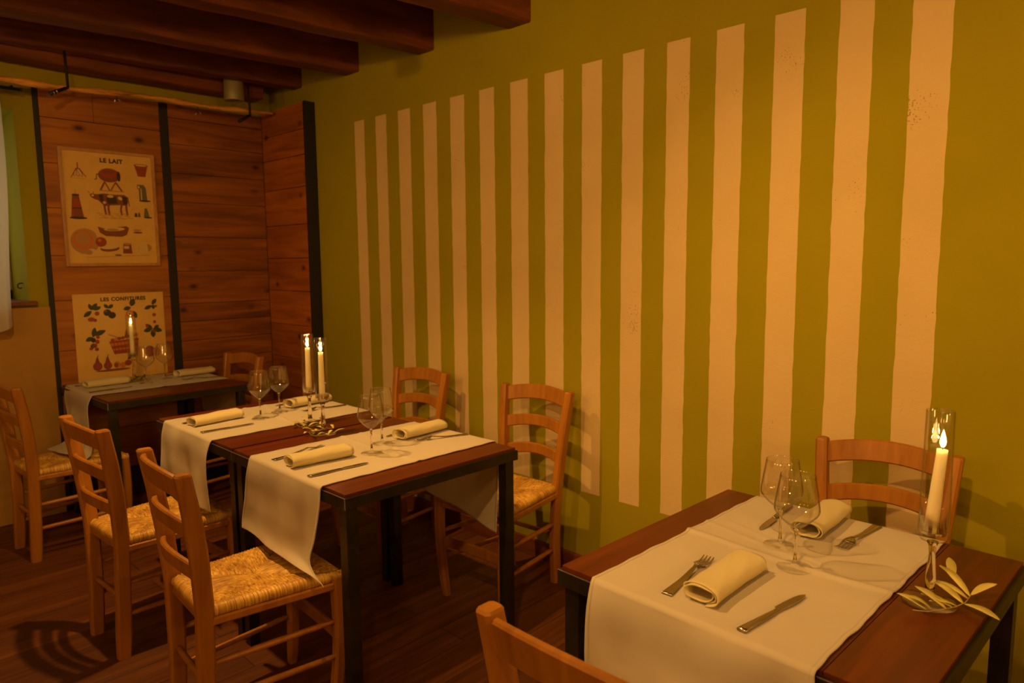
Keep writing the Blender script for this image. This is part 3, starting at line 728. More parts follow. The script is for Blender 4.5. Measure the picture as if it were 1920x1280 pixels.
def make_chair(mat, label):
    root = tag(empty('rush_seat_chair', (0, 0, 0)), label, 'chair', 'wooden ladder-back chairs with rush seats')
    X_, Y_ = Vector((1, 0, 0)), Vector((0, 1, 0))
    for s in (-1, 1):
        bm = bmesh.new(); rings = []
        for k in range(23):
            z = 0.868*k/22
            wx, wy = 0.050, 0.035
            if z < 0.06: wx -= 0.006*(1-z/0.06)
            if z > 0.70: wx -= 0.006*(z-0.70)/0.168
            rings.append(rrect(Vector((post_x(z), s*half_y(z), z)), X_, Y_, wx, wy, 0.2))
        top = rings[-1]
        rings.append([p*0.82+Vector((post_x(.872), s*half_y(.872), .872))*0.18+Vector((0, 0, 0.0015)) for p in [Vector((q.x, q.y, .872)) for q in top]])
        loft(bm, rings)
        frombm('rear_post', bm, mat, root)
    # curved ladder rails
    for zc, h, name in ((0.832, 0.068, 'top_rail'), (0.703, 0.056, 'back_rail'), (0.574, 0.052, 'back_rail')):
        bm = bmesh.new(); rings = []
        n = 20
        for k in range(n+1):
            t = -1+2*k/n
            yy = t*(half_y(zc)-0.004)
            bow = 0.034*(1-t*t); arch = 0.022*(1-t*t)-0.006
            tk = 0.017
            lean = (post_x(min(zc+.04, .88))-post_x(zc-.04))/.08
            c = Vector((post_x(zc)-0.004-bow, yy, zc+arch))
            d = Vector((lean, 0, 1)).normalized()
            hh_ = h*(1.0 if name == 'top_rail' else 0.92+0.08*t*t)
            rings.append(rrect(c, Vector((1, 0.06*0, -lean)).normalized(), d, tk, hh_, 0.25))
        loft(bm, rings)
        frombm(name, bm, mat, root)
    # front legs, gently curved in at the foot
    for s in (-1, 1):
        bm = bmesh.new(); rings = []
        for k in range(15):
            u = k/14; z = 0.440*u
            xx = SD-0.004-0.010*(1-u)**2+0.010*sin(pi*u)
            yy = s*(SEAT_F-0.012-0.022*(1-u)**1.5)
            w = 0.036+0.006*u if z > 0.05 else 0.030+0.12*z
            rings.append(rrect(Vector((xx, yy, z)), X_, Y_, w, w, 0.22))
        loft(bm, rings)
        frombm('front_leg', bm, mat, root)
    # stretchers
    def st(name, a, b, r0=0.0095, r1=0.0085):
        a, b = Vector(a), Vector(b)
        bm = bmesh.new(); tube(bm, [a, a.lerp(b, .15), a.lerp(b, .5), a.lerp(b, .85), b], [r1, r0, r0+.001, r0, r1], 10)
        frombm(name, bm, mat, root, True)
    for s in (-1, 1):
        for z in (0.165, 0.285):
            st('stretcher', (0.008, s*half_y(z), z-0.006), (SD-0.002, s*(SEAT_F-0.018), z+0.004))
    st('stretcher', (0.0, -half_y(.225), .225), (0.0, half_y(.225), .225))
    bm = bmesh.new(); rings = []
    for k in range(13):
        t = -1+2*k/12
        rings.append(rrect(Vector((SD-0.004, t*(SEAT_F-0.022), 0.245+0.006*(1-t*t))), Vector((1, 0, 0)), Vector((0, 0, 1)), 0.016, 0.046, 0.3))
    loft(bm, rings); frombm('front_stretcher', bm, mat, root)
    # seat frame below the rush
    bm = bmesh.new()
    zc = 0.416
    cr = [Vector((0.006, -SEAT_R+.004, zc)), Vector((0.006, SEAT_R-.004, zc)), Vector((SD+.004, SEAT_F-.004, zc)), Vector((SD+.004, -SEAT_F+.004, zc))]
    for a, b in zip(cr, cr[1:]+cr[:1]):
        d = (b-a).normalized(); n_ = Vector((-d.y, d.x, 0))
        loft(bm, [rrect(a, n_, Vector((0, 0, 1)), 0.020, 0.026, 0.25), rrect(b, n_, Vector((0, 0, 1)), 0.020, 0.026, 0.25)])
    frombm('seat_frame', bm, mat, root)
    # woven rush: four wedges of strands running from each rail to the diagonals
    random.seed(7)
    corners = [Vector((-0.004, -SEAT_R, 0)), Vector((-0.004, SEAT_R, 0)), Vector((SD+0.016, SEAT_F+0.004, 0)), Vector((SD+0.016, -SEAT_F-0.004, 0))]
    C = Vector((SD*0.50, 0, 0))
    vs, fs, uvs = [], [], []
    for e in range(4):
        A, B = corners[e], corners[(e+1) % 4]
        out = ((A+B)/2-C).normalized()
        strands = 40; n = strands*3
        amps = [random.uniform(0.6, 1.3) for _ in range(strands+1)]
        prof = []
        for a in range(7): prof.append(('roll', -pi/2+a*pi/6))
        for s_ in (0.12, 0.28, 0.46, 0.64, 0.82, 0.95, 1.0): prof.append(('top', s_))
        base = len(vs)
        for i in range(n+1):
            t = i/n
            E = A.lerp(B, t)
            Qd = A.lerp(C, 2*t) if t < .5 else B.lerp(C, 2-2*t)
            sd = min(int(t*strands), strands-1)
            rip = abs(sin(pi*t*strands))*0.0034*amps[sd]
            corner = min(1.0, min(t, 1-t)/0.06)
            for kind, q in prof:
                if kind == 'roll':
                    r = 0.017+rip*0.8
                    c = E-out*0.017
                    p = c+out*(r*cos(q))+Vector((0, 0, 0.443+r*sin(q)))
                    if q < -1.5: p -= out*0.02
                else:
                    p = (E-out*0.017).lerp(Qd, q)+Vector((0, 0, 0.460-0.008*q-0.004*sin(q*pi)*0+rip*(1-q*0.3)))
                    if q > .9: p.z -= 0.003
                vs.append(p); uvs.append((e*1.7+t, q if kind == 'top' else -0.2))
        m = len(prof)
        for i in range(n):
            for j in range(m-1):
                a = base+i*m+j
                fs.append((a, a+m, a+m+1, a+1))
    me = bpy.data.meshes.new('seat'); me.from_pydata([tuple(v) for v in vs], [], fs); me.update()
    ul = me.uv_layers.new(name='UVMap')
    for lp in me.loops: ul.data[lp.index].uv = uvs[lp.vertex_index]
    link('seat', me, M['rush'], root, smooth=True)
    return root

ch_l = make_chair(M['chair'], 'light wooden chair at the front left with a runner corner lying on its seat')
ch_l.location = (0.775, 2.115, 0); ch_l.rotation_euler = (0, 0, radians(-4.5))
clone(ch_l, (0.770, 2.865, 0), radians(3), 'light wooden ladder-back chair casting a ladder shadow on the floor, second from the front')
clone(ch_l, (0.765, 4.105, 0), radians(3), 'light wooden ladder-back chair at the far left beside the poster table')
clone(ch_l, (0.815, 0.607, 0), radians(0), 'light wooden chair back cut off by the bottom edge, at the near table')
ch_w = make_chair(M['chair'], 'orange-brown ladder-back chair against the stripes, right side of the middle tables, nearer one')
ch_w.location = (2.305, 2.088, 0); ch_w.rotation_euler = (0, 0, radians(180+4))
clone(ch_w, (2.292, 2.90, 0), radians(180+4.5), 'orange-brown ladder-back chair against the stripes, farther one, mostly hidden by the table')
clone(ch_w, (2.250, 0.610, 0), radians(180+3.5), 'orange-brown ladder-back chair between the near table and the wall, behind the tall candle')
clone(ch_w, (1.962, 4.27, 0), radians(180+6), 'dim brown ladder-back chair at the right end of the poster table, in the corner')

# ------------------------------------------------------------------ tables
ZW, ZC = 0.760, 0.7632
def make_table(w, d, label, group='wooden tables with dark steel frames'):
    root = tag(empty('dining_table', (0, 0, 0)), label, 'table', group)
    hw_, hd = w/2, d/2
    bm = bmesh.new(); t = 0.040
    box(bm, -hw_, hw_, -hd, -hd+t, 0.714, 0.750, 0.0015); box(bm, -hw_, hw_, hd-t, hd, 0.714, 0.750, 0.0015)
    box(bm, -hw_, -hw_+t, -hd+t, hd-t, 0.714, 0.750, 0.0015); box(bm, hw_-t, hw_, -hd+t, hd-t, 0.714, 0.750, 0.0015)
    frombm('steel_frame', bm, M['steel'], root)
    for sx in (-1, 1):
        for sy in (-1, 1):
            q_ = 0.012; x = sx*(hw_-t/2-q_); y = sy*(hd-t/2-q_)
            o = boxobj('leg', x-t/2, x+t/2, y-t/2, y+t/2, 0.0, 0.715, M['steel'], 0.0015, parent=root)
    # boards run across the table
    bm = bmesh.new(); n = 5
    e = 0.007
    for k in range(n):
        a = -hd+e+(2*hd-2*e)*k/n; b = -hd+e+(2*hd-2*e)*(k+1)/n
        box(bm, -hw_+e, hw_-e, a+0.0006, b-0.0006, 0.748, ZW, 0.0012)
    frombm('tabletop', bm, M['table'], root)
    # painted highlight, a bright line along the frame's upper edge
    bm = bmesh.new()
    q = 0.0022
    for a in ((-hw_, -hw_+q, -hd, hd), (hw_-q, hw_, -hd, hd)):
        box(bm, a[0]-.0003, a[1], a[2]-.0003, a[3]+.0003, 0.7495, 0.7508)
    for sx in (-1, 1):
        for sy in (-1,):
            box(bm, sx*hw_-.0006-(0.0016 if sx > 0 else 0), sx*hw_+.0006+(0.0016 if sx < 0 else 0), sy*hd-.0006, sy*hd+.0012, 0.716, 0.7505)
    frombm('edge_highlight', bm, M['steel_edge'], root)
    return root
tM1 = make_table(0.740, 0.767, 'middle table half nearer the camera, dark steel frame and red-brown boards'); tM1.location = (1.474, 2.118, 0); tM1.rotation_euler = (0, 0, -0.012)
clone(tM1, (1.484, 2.887, 0), -0.012, 'middle table half farther from the camera, pushed against the nearer one')
tN = make_table(0.760, 0.742, 'large near table at bottom right with steel frame and red-brown boards'); tN.location = (1.528, 0.588, 0); tN.rotation_euler = (0, 0, -0.040)
tB = clone(tM1, (1.455, 4.25, 0), 0.02, 'small back table below the two posters by the wood panels')

# ------------------------------------------------------------------ table runners
def catmull(rows, t):
    n = len(rows)-1
    s = min(int(t*n), n-1); f = t*n-s
    P0, P1, P2, P3 = rows[max(s-1, 0)], rows[s], rows[s+1], rows[min(s+2, n)]
    return 0.5*((2*P1)+(P2-P0)*f+(2*P0-5*P1+4*P2-P3)*f*f+(3*P1-P0-3*P2+P3)*f**3)

def runner(c4, left, right, label, crease=0.0035, seed=1, lfold=0.010):
    # c4: far-left, near-left, far-right, near-right corners of the flat part (x, y); left/right: rows of (far, near) points going down
    FL, NL, FR, NR = [Vector((p[0], p[1], ZC)) for p in c4]
    random.seed(seed)
    ny, nt_, nd = 44, 110, 40
    # edge waviness
    def wav(u, k): return 0.0013*sin(u*23+k)+0.0008*sin(u*57+2*k)
    def col(v):
        pts = []
        # left drop from bottom to top
        lf = [FL+Vector((-0.006, 0, -0.004))]+[Vector(r[0]) for r in left]
        ln = [NL+Vector((-0.006, 0, -0.004))]+[Vector(r[1]) for r in left]
        for k in range(nd, 0, -1):
            t = k/nd
            p = catmull(lf, t).lerp(catmull(ln, t), v)
            am = lfold*min(1, t*1.6)
            p.x += am*(sin(v*9.0+1.6*t+seed)+0.45*sin(v*17+seed*2-2*t))*(-1)
            if p.z > 0.47: pts.append(p)
            else: p.z = max(p.z, 0.470); pts.append(p)
        a, b = FL.lerp(NL, v), FR.lerp(NR, v)
        for k in range(nt_+1):
            u = k/nt_
            p = a.lerp(b, u)
            edge = (abs(v-.5)*2)**6
            p.y += wav(u, seed if v < .5 else seed+3)*edge
            d = abs(u-0.5-0.012*sin(v*5+seed))
            p.z += crease*max(0, 1-d/0.022)**1.3
            p.z += 0.0007*(1+sin(u*40+v*11+seed)*sin(v*13+u*7))
            d2 = abs(u-0.58+0.16*(v-.3))
            p.z += 0.0026*max(0, 1-d2/0.014)*(1 if v < .8 else 0)
            d3 = abs(u-0.66+0.22*(v-.2)); p.z += 0.0022*max(0, 1-d3/0.012)*(1 if .1 < v < .7 else 0)
            if u < 0.02: p.z -= 0.003*(1-u/0.02)**2*0
            pts.append(p)
        rf = [FR+Vector((0.006, 0, -0.004))]+[Vector(r[0]) for r in right]
        rn = [NR+Vector((0.006, 0, -0.004))]+[Vector(r[1]) for r in right]
        for k in range(1, nd+1):
            t = k/nd
            p = catmull(rf, t).lerp(catmull(rn, t), v)
            p.x += 0.008*min(1, t*1.6)*(sin(v*8+seed+1.5*t))
            pts.append(p)
        return pts
    cols = [col(i/ny) for i in range(ny+1)]
    m = len(cols[0])
    ctr = Vector(((FL.x+NR.x)/2, (FL.y+NR.y)/2, ZC))
    vs = [p-ctr for c in cols for p in c]
    fs = [(i*m+j, (i+1)*m+j, (i+1)*m+j+1, i*m+j+1) for i in range(ny) for j in range(m-1)]
    o = pydata('table_runner', vs, fs, M['cloth'], smooth=True, loc=ctr)
    sm = o.modifiers.new('thickness', 'SOLIDIFY'); sm.thickness = 0.0012; sm.offset = 0
    # stitched hems: slim raised band near both long edges and both ends
    for v0, v1 in ((0.0, 0.018), (0.982, 1.0)):
        hv = []
        for p, q in zip(col(v0), col(v1)): hv += [p-ctr, q-ctr]
        hf = [(2*j, 2*j+2, 2*j+3, 2*j+1) for j in range(m-1)]
        h = pydata('hem', hv, hf, M['cloth'], o, smooth=True)
        hm = h.modifiers.new('thickness', 'SOLIDIFY'); hm.thickness = 0.0026; hm.offset = 0
    tag(o, label, 'table runner', 'ivory table runners')
    return o

runner([(1.112, 2.352), (1.100, 1.862), (1.838, 2.340), (1.838, 1.848)],
       [((1.092, 2.352, .70), (1.090, 1.868, .69)), ((1.088, 2.366, .61), (1.088, 1.900, .585)), ((1.082, 2.378, .545), (1.078, 1.915, .505)), ((1.074, 2.372, .505), (1.052, 1.792, .478))],
       [((1.858, 2.335, .70), (1.858, 1.845, .70)), ((1.858, 2.33, .60), (1.858, 1.85, .54)), ((1.856, 2.325, .475), (1.858, 1.86, .392))],
       'ivory runner on the nearer middle table, its corner touching the front chair seat', seed=2, lfold=0.004)
runner([(1.122, 3.178), (1.112, 2.678), (1.848, 3.150), (1.842, 2.680)],
       [((1.100, 3.18, .70), (1.092, 2.675, .70)), ((1.092, 3.17, .60), (1.086, 2.665, .60)), ((1.085, 3.16, .50), (1.080, 2.65, .49))],
       [((1.870, 3.15, .70), (1.866, 2.68, .70)), ((1.874, 3.15, .60), (1.870, 2.68, .60)), ((1.876, 3.15, .49), (1.870, 2.68, .47))],
       'ivory runner on the farther middle table, beside the candle pair', seed=5)
runner([(1.160, 0.872), (1.136, 0.392), (1.902, 0.842), (1.885, 0.362)],
       [((1.138, 0.868, .70), (1.118, 0.386, .70)), ((1.128, 0.862, .60), (1.106, 0.38, .60)), ((1.118, 0.855, .48), (1.096, 0.375, .47))],
       [((1.924, 0.84, .70), (1.906, 0.36, .70)), ((1.928, 0.84, .60), (1.910, 0.36, .60)), ((1.930, 0.84, .50), (1.912, 0.36, .50))],
       'ivory runner on the large near table at the right', crease=0.0055, seed=8, lfold=0.012)
runner([(1.092, 4.565), (1.094, 4.095), (1.818, 4.565), (1.818, 4.095)],
       [((1.068, 4.54, .70), (1.068, 4.09, .70)), ((1.060, 4.47, .58), (1.060, 4.05, .58)), ((1.03, 4.40, .487), (1.045, 3.99, .487)), ((0.92, 4.30, .474), (0.985, 3.90, .472))],
       [((1.842, 4.565, .70), (1.842, 4.095, .70)), ((1.846, 4.56, .64), (1.846, 4.08, .64)), ((1.848, 4.55, .50), (1.848, 4.05, .50))],
       'ivory runner on the back table, bunched on the far left chair seat', seed=11, lfold=0.008)

# ------------------------------------------------------------------ napkins
def make_napkin(label, seed=1):
    L_, w, h = 0.216, 0.079, 0.040
    random.seed(seed)
    turns = 2.35; n = 90
    prof = []
    for k in range(n+1):
        u = k/n
        th = -pi/2-0.3+2*pi*turns*(1-u)*(-1)
        s = 1-0.20*(1-u)*turns/1.2
        s = max(0.34, s)
        c, sn = cos(th), sin(th)
        x = (w/2)*s*abs(c)**0.8*(1 if c > 0 else -1)
        z = h/2+(h/2)*(s-0.0)*abs(sn)**0.9*(1 if sn > 0 else -1)*0.98
        prof.append(Vector((0, x, z+0.0008)))
    m = 26
    vs, fs = [], []
    for i in range(m+1):
        u = i/m
        for k, p in enumerate(prof):
            fl = 1+0.03*sin(u*6+seed)+(0.05 if u in (0, 1) else 0)
            f = k/n
            xo = 0.0
            if i == 0: xo = 0.006*sin(f*9+seed)
            if i == m: xo = 0.006*sin(f*8+2+seed)
            vs.append(Vector((-L_/2+L_*u+xo, p.y*fl, max(0.0008, p.z*(1+0.04*sin(u*5+seed*2))+0.0008*sin(k*.8+u*14)))))
    for i in range(m):
        for k in range(n):
            a = i*(n+1)+k
            fs.append((a, a+n+1, a+n+2, a+1))
    o = pydata('napkin', vs, fs, M['napkin'], smooth=True)
    sm = o.modifiers.new('thickness', 'SOLIDIFY'); sm.thickness = 0.0022; sm.offset = -1
    return tag(o, label, 'napkin', 'rolled cream napkins')

nap = make_napkin('rolled cream napkin on the near table, on the side nearer the camera', 2)
ZN = ZC+0.002
nap.location = (1.318, 0.645, ZN); nap.rotation_euler = (0, 0, radians(-1))
nap2 = make_napkin('rolled cream napkin on the near table, wall side behind the wine glasses', 5)
nap2.location = (1.790, 0.618, ZN); nap2.rotation_euler = (0, 0, radians(181))
for src, x, y, a, lb in ((nap, 1.240, 2.108, -6, 'rolled cream napkin on the nearer middle table, chair side beside the fork'),
                         (nap2, 1.712, 2.140, 184, 'rolled cream napkin on the nearer middle table, wall side'),
                         (nap, 1.262, 2.985, 6, 'rolled cream napkin on the farther middle table, chair side'),
                         (nap2, 1.725, 3.015, 186, 'rolled cream napkin behind the two middle candles'),
                         (nap, 1.245, 4.375, 4, 'rolled cream napkin at the left end of the back table'),
                         (nap2, 1.735, 4.372, 186, 'rolled cream napkin at the right end of the back table')):
    clone(src, (x, y, ZN), radians(a), lb)

# ------------------------------------------------------------------ cutlery (handle end at the origin, pointing +X)
def make_fork(label):
    root = tag(empty('fork', (0, 0, 0)), label, 'fork', 'steel forks')
    bm = bmesh.new(); rings = []
    for k in range(23):
        u = k/22
        x = 0.150*u
        w = 0.0175*(1-u)**0.8+0.006
        if u > .9: w = 0.0075+0.03*(u-.9)
        z = 0.0022+0.010*max(0, (u-0.45)/0.55)**1.4
        rings.append(rrect(Vector((x, 0, z)), Vector((0, 1, 0)), Vector((0, 0, 1)), w, 0.0032, 0.3))
    loft(bm, rings); frombm('handle', bm, M['cutlery'], root, True)
    bm = bmesh.new(); rings = []
    prof = [(0.148, .009, .0128), (0.153, .015, .0118), (0.158, .0225, .0100), (0.165, .0285, .0082), (0.172, .0295, .0065)]
    for x, w, z in prof: rings.append(rrect(Vector((x, 0, z)), Vector((0, 1, 0)), Vector((0, 0, 1)), w, 0.0024, 0.3))
    loft(bm, rings)
    for j in range(4):
        y = -0.0122+0.00813*j
        rings = []
        for k in range(8):
            u = k/7
            z = 0.0068-0.0045*sin(u*pi*0.75)+0.008*max(0, u-.6)
            rings.append(rrect(Vector((0.1705+0.047*u, y*(1-0.04*u), z)), Vector((0, 1, 0)), Vector((0, 0, 1)), 0.0046-0.0024*u, 0.0022, 0.3))
        loft(bm, rings)
    frombm('tines', bm, M['cutlery'], root, True)
    return root
def make_knife(label):
    root = tag(empty('table_knife', (0, 0, 0)), label, 'knife', 'steel table knives')
    bm = bmesh.new(); rings = []
    for k in range(15):
        u = k/14
        rings.append(rrect(Vector((0.118*u, 0, 0.0035)), Vector((0, 1, 0)), Vector((0, 0, 1)), 0.0190-0.0085*u, 0.0062, 0.3))
    loft(bm, rings); frombm('handle', bm, M['cutlery'], root, True)
    bm = bmesh.new()
    up_ = [(0.116, .0045), (0.124, .0058), (0.126, .0105), (0.160, .0105), (0.190, .0095), (0.208, .0065), (0.219, .0005)]
    lo = [(0.116, -.0045), (0.135, -.0055), (0.165, -.0068), (0.190, -.0062), (0.208, -.0040), (0.217, -.0015)]
    pts = up_+lo[::-1]
    a = [bm.verts.new((x, y, 0.0048)) for x, y in pts]; b = [bm.verts.new((x, y, 0.0022)) for x, y in pts]
    bm.faces.new(a); bm.faces.new(b[::-1])
    for i in range(len(pts)):
        j = (i+1) % len(pts); bm.faces.new((a[i], b[i], b[j], a[j]))
    frombm('blade', bm, M['cutlery'], root)
    return root
ZK = ZC+0.0016
def aim(a, b): return atan2(b[1]-a[1], b[0]-a[0])
forks = [((1.196, 0.712), (1.434, 0.735), 'fork beside the napkin on the near table, camera side'),
         ((1.880, 0.513), (1.680, 0.530), 'fork right of the wine glasses on the near table, wall side'),
         ((1.134, 2.232), (1.362, 2.268), 'fork resting beside the napkin on the nearer middle table, chair side'),
         ((1.834, 2.000), (1.646, 2.064), 'fork on the nearer middle table, wall side in front of the napkin'),
         ((1.148, 3.045), (1.370, 3.082), 'fork mostly hidden behind the napkin on the farther middle table'),
         ((1.834, 2.862), (1.640, 2.880), 'fork on the farther middle table, seen behind the candles'),
         ((1.110, 4.470), (1.320, 4.478), 'fork hidden behind the left napkin of the back table'),
         ((1.815, 4.180), (1.615, 4.225), 'fork at the right end of the back table')]
f0 = None
for a, b, lb in forks:
    if f0 is None:
        f0 = make_fork(lb); f0.location = (a[0], a[1], ZK); f0.rotation_euler = (0, 0, aim(a, b))
    else: clone(f0, (a[0], a[1], ZK), aim(a, b), lb)
knives = [((1.163, 0.536), (1.375, 0.503), 'knife lying right of the napkin on the near table, camera side'),
          ((1.872, 0.735), (1.658, 0.722), 'knife whose tip shows left of the wine glasses on the near table'),
          ((1.116, 1.968), (1.326, 1.955), 'knife near the front edge of the nearer middle table'),
          ((1.808, 2.232), (1.593, 2.205), 'knife behind the napkin on the nearer middle table, wall side'),
          ((1.131, 2.822), (1.352, 2.812), 'knife on the farther middle table, chair side'),
          ((1.812, 3.115), (1.598, 3.092), 'knife behind the far napkin on the farther middle table'),
          ((1.104, 4.185), (1.325, 4.205), 'knife at the left end of the back table'),
          ((1.810, 4.480), (1.590, 4.470), 'knife behind the right napkin of the back table')]
k0 = None
for a, b, lb in knives:
    if k0 is None:
        k0 = make_knife(lb); k0.location = (a[0], a[1], ZK); k0.rotation_euler = (0, 0, aim(a, b))
    else: clone(k0, (a[0], a[1], ZK), aim(a, b), lb)

# ------------------------------------------------------------------ wine glasses
def make_wineglass(label):
    root = tag(empty('wine_glass', (0, 0, 0)), label, 'wine glass', 'clear wine glasses')
    bm = bmesh.new()
    lathe(bm, [(0.0, 0.0006), (0.038, 0.0006), (0.0385, 0.0016), (0.037, 0.0024), (0.018, 0.0040), (0.009, 0.0065), (0.0055, 0.0115), (0.004, 0.020), (0.0, 0.020)], 48)
    frombm('foot', bm, M['glass'], root, True)
    bm = bmesh.new()
    lathe(bm, [(0.0, 0.0198), (0.004, 0.0198), (0.0034, 0.040), (0.0034, 0.070), (0.0042, 0.084), (0.0072, 0.0905), (0.0, 0.0912)], 24)
    frombm('stem', bm, M['solid_glass'], root, True)
    bm = bmesh.new()
    outer = [(0.0, 0.0895), (0.0075, 0.091), (0.020, 0.1005), (0.033, 0.1125), (0.0430, 0.1235), (0.0470, 0.130), (0.0480, 0.1355), (0.0472, 0.144), (0.0445, 0.162), (0.0412, 0.183), (0.0382, 0.202), (0.0368, 0.212)]
    inner = [(r-0.0010, z) for r, z in outer[::-1][:-3]]+[(0.018, 0.1015), (0.0, 0.0945)]
    lathe(bm, outer+[(0.0364, 0.2126)]+inner, 48)
    frombm('bowl', bm, M['glass'], root, True)
    return root
g0 = None
for x, y, lb in ((1.500, 0.572, 'clear wine glass on the near table, the one in front'),
                 (1.594, 0.645, 'clear wine glass on the near table, the one behind'),
                 (1.420, 2.056, 'clear wine glass on the nearer middle table, front one'),
                 (1.526, 2.140, 'clear wine glass on the nearer middle table, half hidden behind the other'),
                 (1.422, 2.896, 'clear wine glass left of the candles on the farther middle table'),
                 (1.546, 2.958, 'clear wine glass just left of the candle pair, rear of its two'),
                 (1.428, 4.290, 'wine glass on the back table beside the candle'),
                 (1.560, 4.365, 'wine glass on the back table, right one near the napkin')):
    if g0 is None: g0 = make_wineglass(lb); g0.location = (x, y, ZC+.001)
    else: clone(g0, (x, y, ZC+.001), 0, lb)

# ------------------------------------------------------------------ candle holders and candles
def make_holder(label):
    root = tag(empty('glass_candle_holder', (0, 0, 0)), label, 'candle holder', 'tall stemmed glass candle holders')
    bm = bmesh.new(); lathe(bm, [(0.0, 0.0006), (0.049, 0.0006), (0.0495, 0.002), (0.047, 0.0035), (0.024, 0.007), (0.011, 0.013), (0.008, 0.024), (0.0088, 0.030), (0.0, 0.030)], 48)
    frombm('foot', bm, M['tube_glass'], root, True)
    bm = bmesh.new(); lathe(bm, [(0.0, 0.0298), (0.0088, 0.0298), (0.0092, 0.050), (0.0075, 0.075), (0.0058, 0.098), (0.0068, 0.115), (0.0105, 0.1254), (0.0, 0.1254)], 28)
    frombm('stem', bm, M['solid_glass'], root, True)
    bm = bmesh.new()
    outer = [(0.0, 0.1255), (0.012, 0.1265), (0.023, 0.130), (0.0268, 0.137), (0.0275, 0.150), (0.0268, 0.22), (0.0255, 0.30), (0.0248, 0.388)]
    inner = [(r-0.0016, z) for r, z in outer[::-1][:-4]]+[(0.0252, 0.152), (0.022, 0.142), (0.0, 0.139)]
    lathe(bm, outer+[(0.0240, 0.3892)]+inner, 44)
    frombm('tube', bm, M['tube_glass'], root, True)
    return root
def make_candle(label, h=0.182, lean=(0, 0)):
    root = tag(empty('candle', (0, 0, 0)), label, 'candle', 'lit ivory taper candles')
    bm = bmesh.new(); path, rad = [], []
    for k in range(13):
        u = k/12
        path.append((lean[0]*u, lean[1]*u, h*u)); rad.append(0.0128-0.0030*u)
    tube(bm, path, rad, 28)
    frombm('wax', bm, M['wax'], root, True)
    tx, ty = lean
    bm = bmesh.new(); tube(bm, [(tx, ty, h-0.002), (tx, ty, h+0.006), (tx+.001, ty, h+0.010)], 0.0009, 8); frombm('wick', bm, M['wick'], root, True)
    bm = bmesh.new()
    prof = [(0.0, 0.004), (0.003, 0.006), (0.0052, 0.011), (0.0058, 0.016), (0.0048, 0.023), (0.0028, 0.031), (0.0010, 0.037), (0.0, 0.040)]
    lathe(bm, [(max(r, 0.0001), z) for r, z in prof], 20)
    o = frombm('flame', bm, M['flame'], root, True, loc=(tx, ty, h))
    o.visible_shadow = True
    return root
hd0 = None; cn0 = None
cands = [(1.534, 0.317, ZW, 'tall glass candle holder at the right of the near table', 'lit leaning candle at the right of the near table'),
         (1.466, 2.452, ZW, 'tall glass candle holder in the middle group, nearer and right one', 'lit candle in the middle group, right one'),
         (1.512, 2.632, ZW, 'tall glass candle holder in the middle group, farther and left one', 'lit candle in the middle group, left one'),
         (1.405, 4.42, ZC+.001, 'glass candle holder on the back table before the jam poster', 'lit candle in front of the jam poster')]
for i, (x, y, z, l1, l2) in enumerate(cands):
    z += 0.0006
    if hd0 is None:
        hd0 = make_holder(l1); hd0.location = (x, y, z)
        c_ = make_candle(l2, 0.172, (0.0085, -0.011)); c_.location = (x-0.004, y+0.005, z+0.1395)
        tip = (x+0.0045, y-0.006, z+0.1395+0.172+0.018)
    else:
        clone(hd0, (x, y, z), 0, l1)
        if cn0 is None: cn0 = make_candle(l2, 0.192); cn0.location = (x, y, z+0.1395)
        else: clone(cn0, (x, y, z+0.1395), 0, l2)
        tip = (x, y, z+0.1395+0.192+0.018)
    lamp('candle_light', 'POINT', tip, 0.9, (1.0, 0.52, 0.16), 0.007)

# ------------------------------------------------------------------ olive sprigs
def sprig3(loc, spine, leaves, label, mat=M['leaf']):
    root = tag(empty('olive_sprig', loc), label, 'olive sprig', 'olive sprigs around the candle holders')
    bm = bmesh.new(); tube(bm, spine, 0.0011, 6); frombm('twig', bm, M['twig'], root, True)
    for (x, y, z, ang, L_, w, tilt) in leaves:
        vs, fs = [], []
        n = 10
        tilt = tilt*0.72; d = Vector((cos(ang)*cos(tilt), sin(ang)*cos(tilt), sin(tilt))); sd = Vector((-sin(ang), cos(ang), 0)); nn = d.cross(sd)
        base = Vector((x, y, z))
        for k in range(n+1):
            u = k/n
            wd = w*sin(pi*min(1, u*0.96+0.02))**0.75
            c = base+d*(L_*u)+Vector((0, 0, 0.006*sin(pi*u)))
            vs += [c-sd*wd, c-Vector((0, 0, 0.0014))*(1 if 0 < k < n else 0), c+sd*wd]
        for k in range(n):
            a = k*3; fs += [(a, a+1, a+4, a+3), (a+1, a+2, a+5, a+4)]
        o = pydata('leaf', vs, fs, mat, root, smooth=True)
        sm = o.modifiers.new('thickness', 'SOLIDIFY'); sm.thickness = 0.0005
    return root
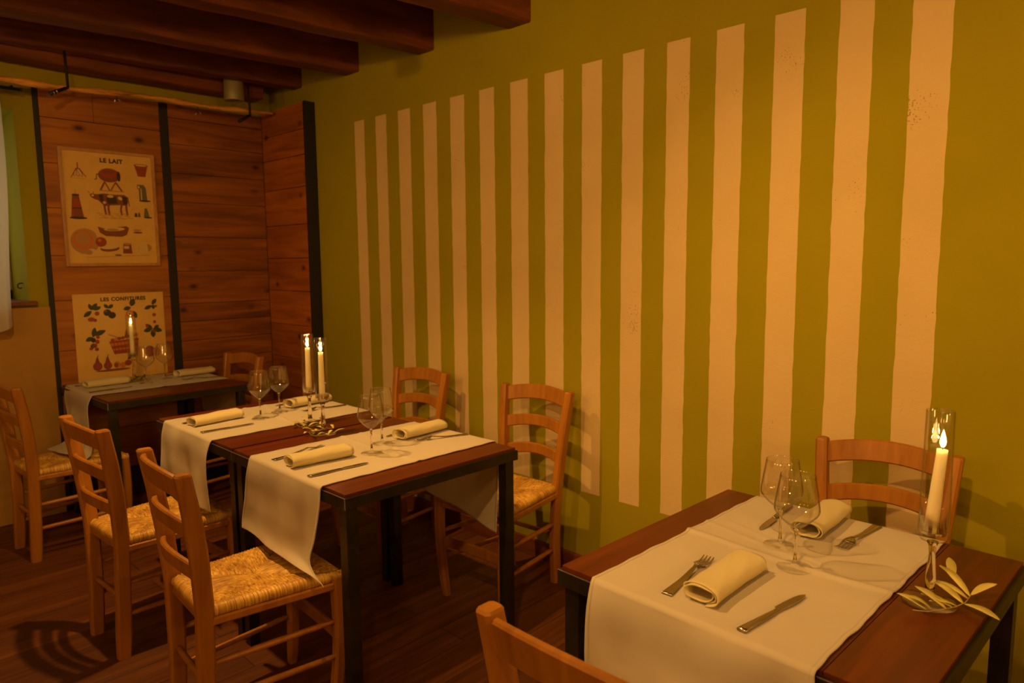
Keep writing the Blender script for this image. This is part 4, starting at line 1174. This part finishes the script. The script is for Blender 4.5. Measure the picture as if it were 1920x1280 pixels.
# near table sprig: stem curves around the foot, one leaf hangs over the edge
sprig3((1.534, 0.317, ZW+0.006),
       [(-0.080, 0.010, 0.004), (-0.068, -0.012, 0.004), (-0.045, -0.030, 0.005), (-0.015, -0.048, 0.006), (0.018, -0.058, 0.006), (0.050, -0.060, 0.008), (0.085, -0.045, 0.010), (0.100, -0.020, 0.014)],
       [(-0.066, -0.010, .006, radians(80), 0.056, .009, 0.30), (-0.060, -0.020, .006, radians(105), 0.048, .0075, 0.60),
        (-0.035, -0.036, .006, radians(74), 0.064, .0105, 0.45), (-0.010, -0.050, .006, radians(120), 0.050, .007, 0.15),
        (0.010, -0.056, .006, radians(66), 0.066, .010, 0.40), (-0.022, -0.044, .006, radians(92), 0.055, .009, 0.28), (0.085, -0.045, .010, radians(70), 0.060, .009, 0.55), (0.100, -0.020, .013, radians(20), 0.062, .0095, 0.55), (0.035, -0.060, .007, radians(75), 0.065, .008, 0.30),
        (0.048, -0.060, .008, radians(52), 0.070, .0085, 0.50), (0.062, -0.054, .008, radians(62), 0.072, .008, 0.62),
        (0.055, -0.060, .008, radians(-38), 0.060, .0095, 0.45), (0.010, -0.058, .006, radians(-112), 0.066, .0105, -0.03)],
       'pale olive sprig around the candle foot on the near table')
random.seed(12)
def wreath(loc, r, n, label, mat=M['leaf'], seed=1, L0=0.042):
    random.seed(seed)
    sp = [(r*cos(a), r*sin(a)*0.9, 0.004+0.003*sin(3*a)) for a in [0.3+k*0.42 for k in range(13)]]
    lv = []
    for k in range(n):
        a = 0.3+5.0*k/n
        s = 1 if k % 2 else -1
        lv.append((r*cos(a), r*sin(a)*0.9, 0.005, a+pi/2+s*random.uniform(0.5, 0.9), random.uniform(L0*.8, L0*1.15), random.uniform(.005, .0075), random.uniform(0.0, 0.5)))
    return sprig3(loc, sp, lv, label, mat)
wreath((1.466, 2.452, ZW+0.005), 0.058, 13, 'olive sprig curled around the right middle candle foot', seed=3)
wreath((1.512, 2.628, ZW+0.005), 0.060, 12, 'olive sprig curled around the left middle candle foot', seed=6)
wreath((1.405, 4.42, ZC+0.006), 0.062, 14, 'dark leafy sprig around the candle foot on the back table', M['leaf_dark'], seed=9, L0=0.05)
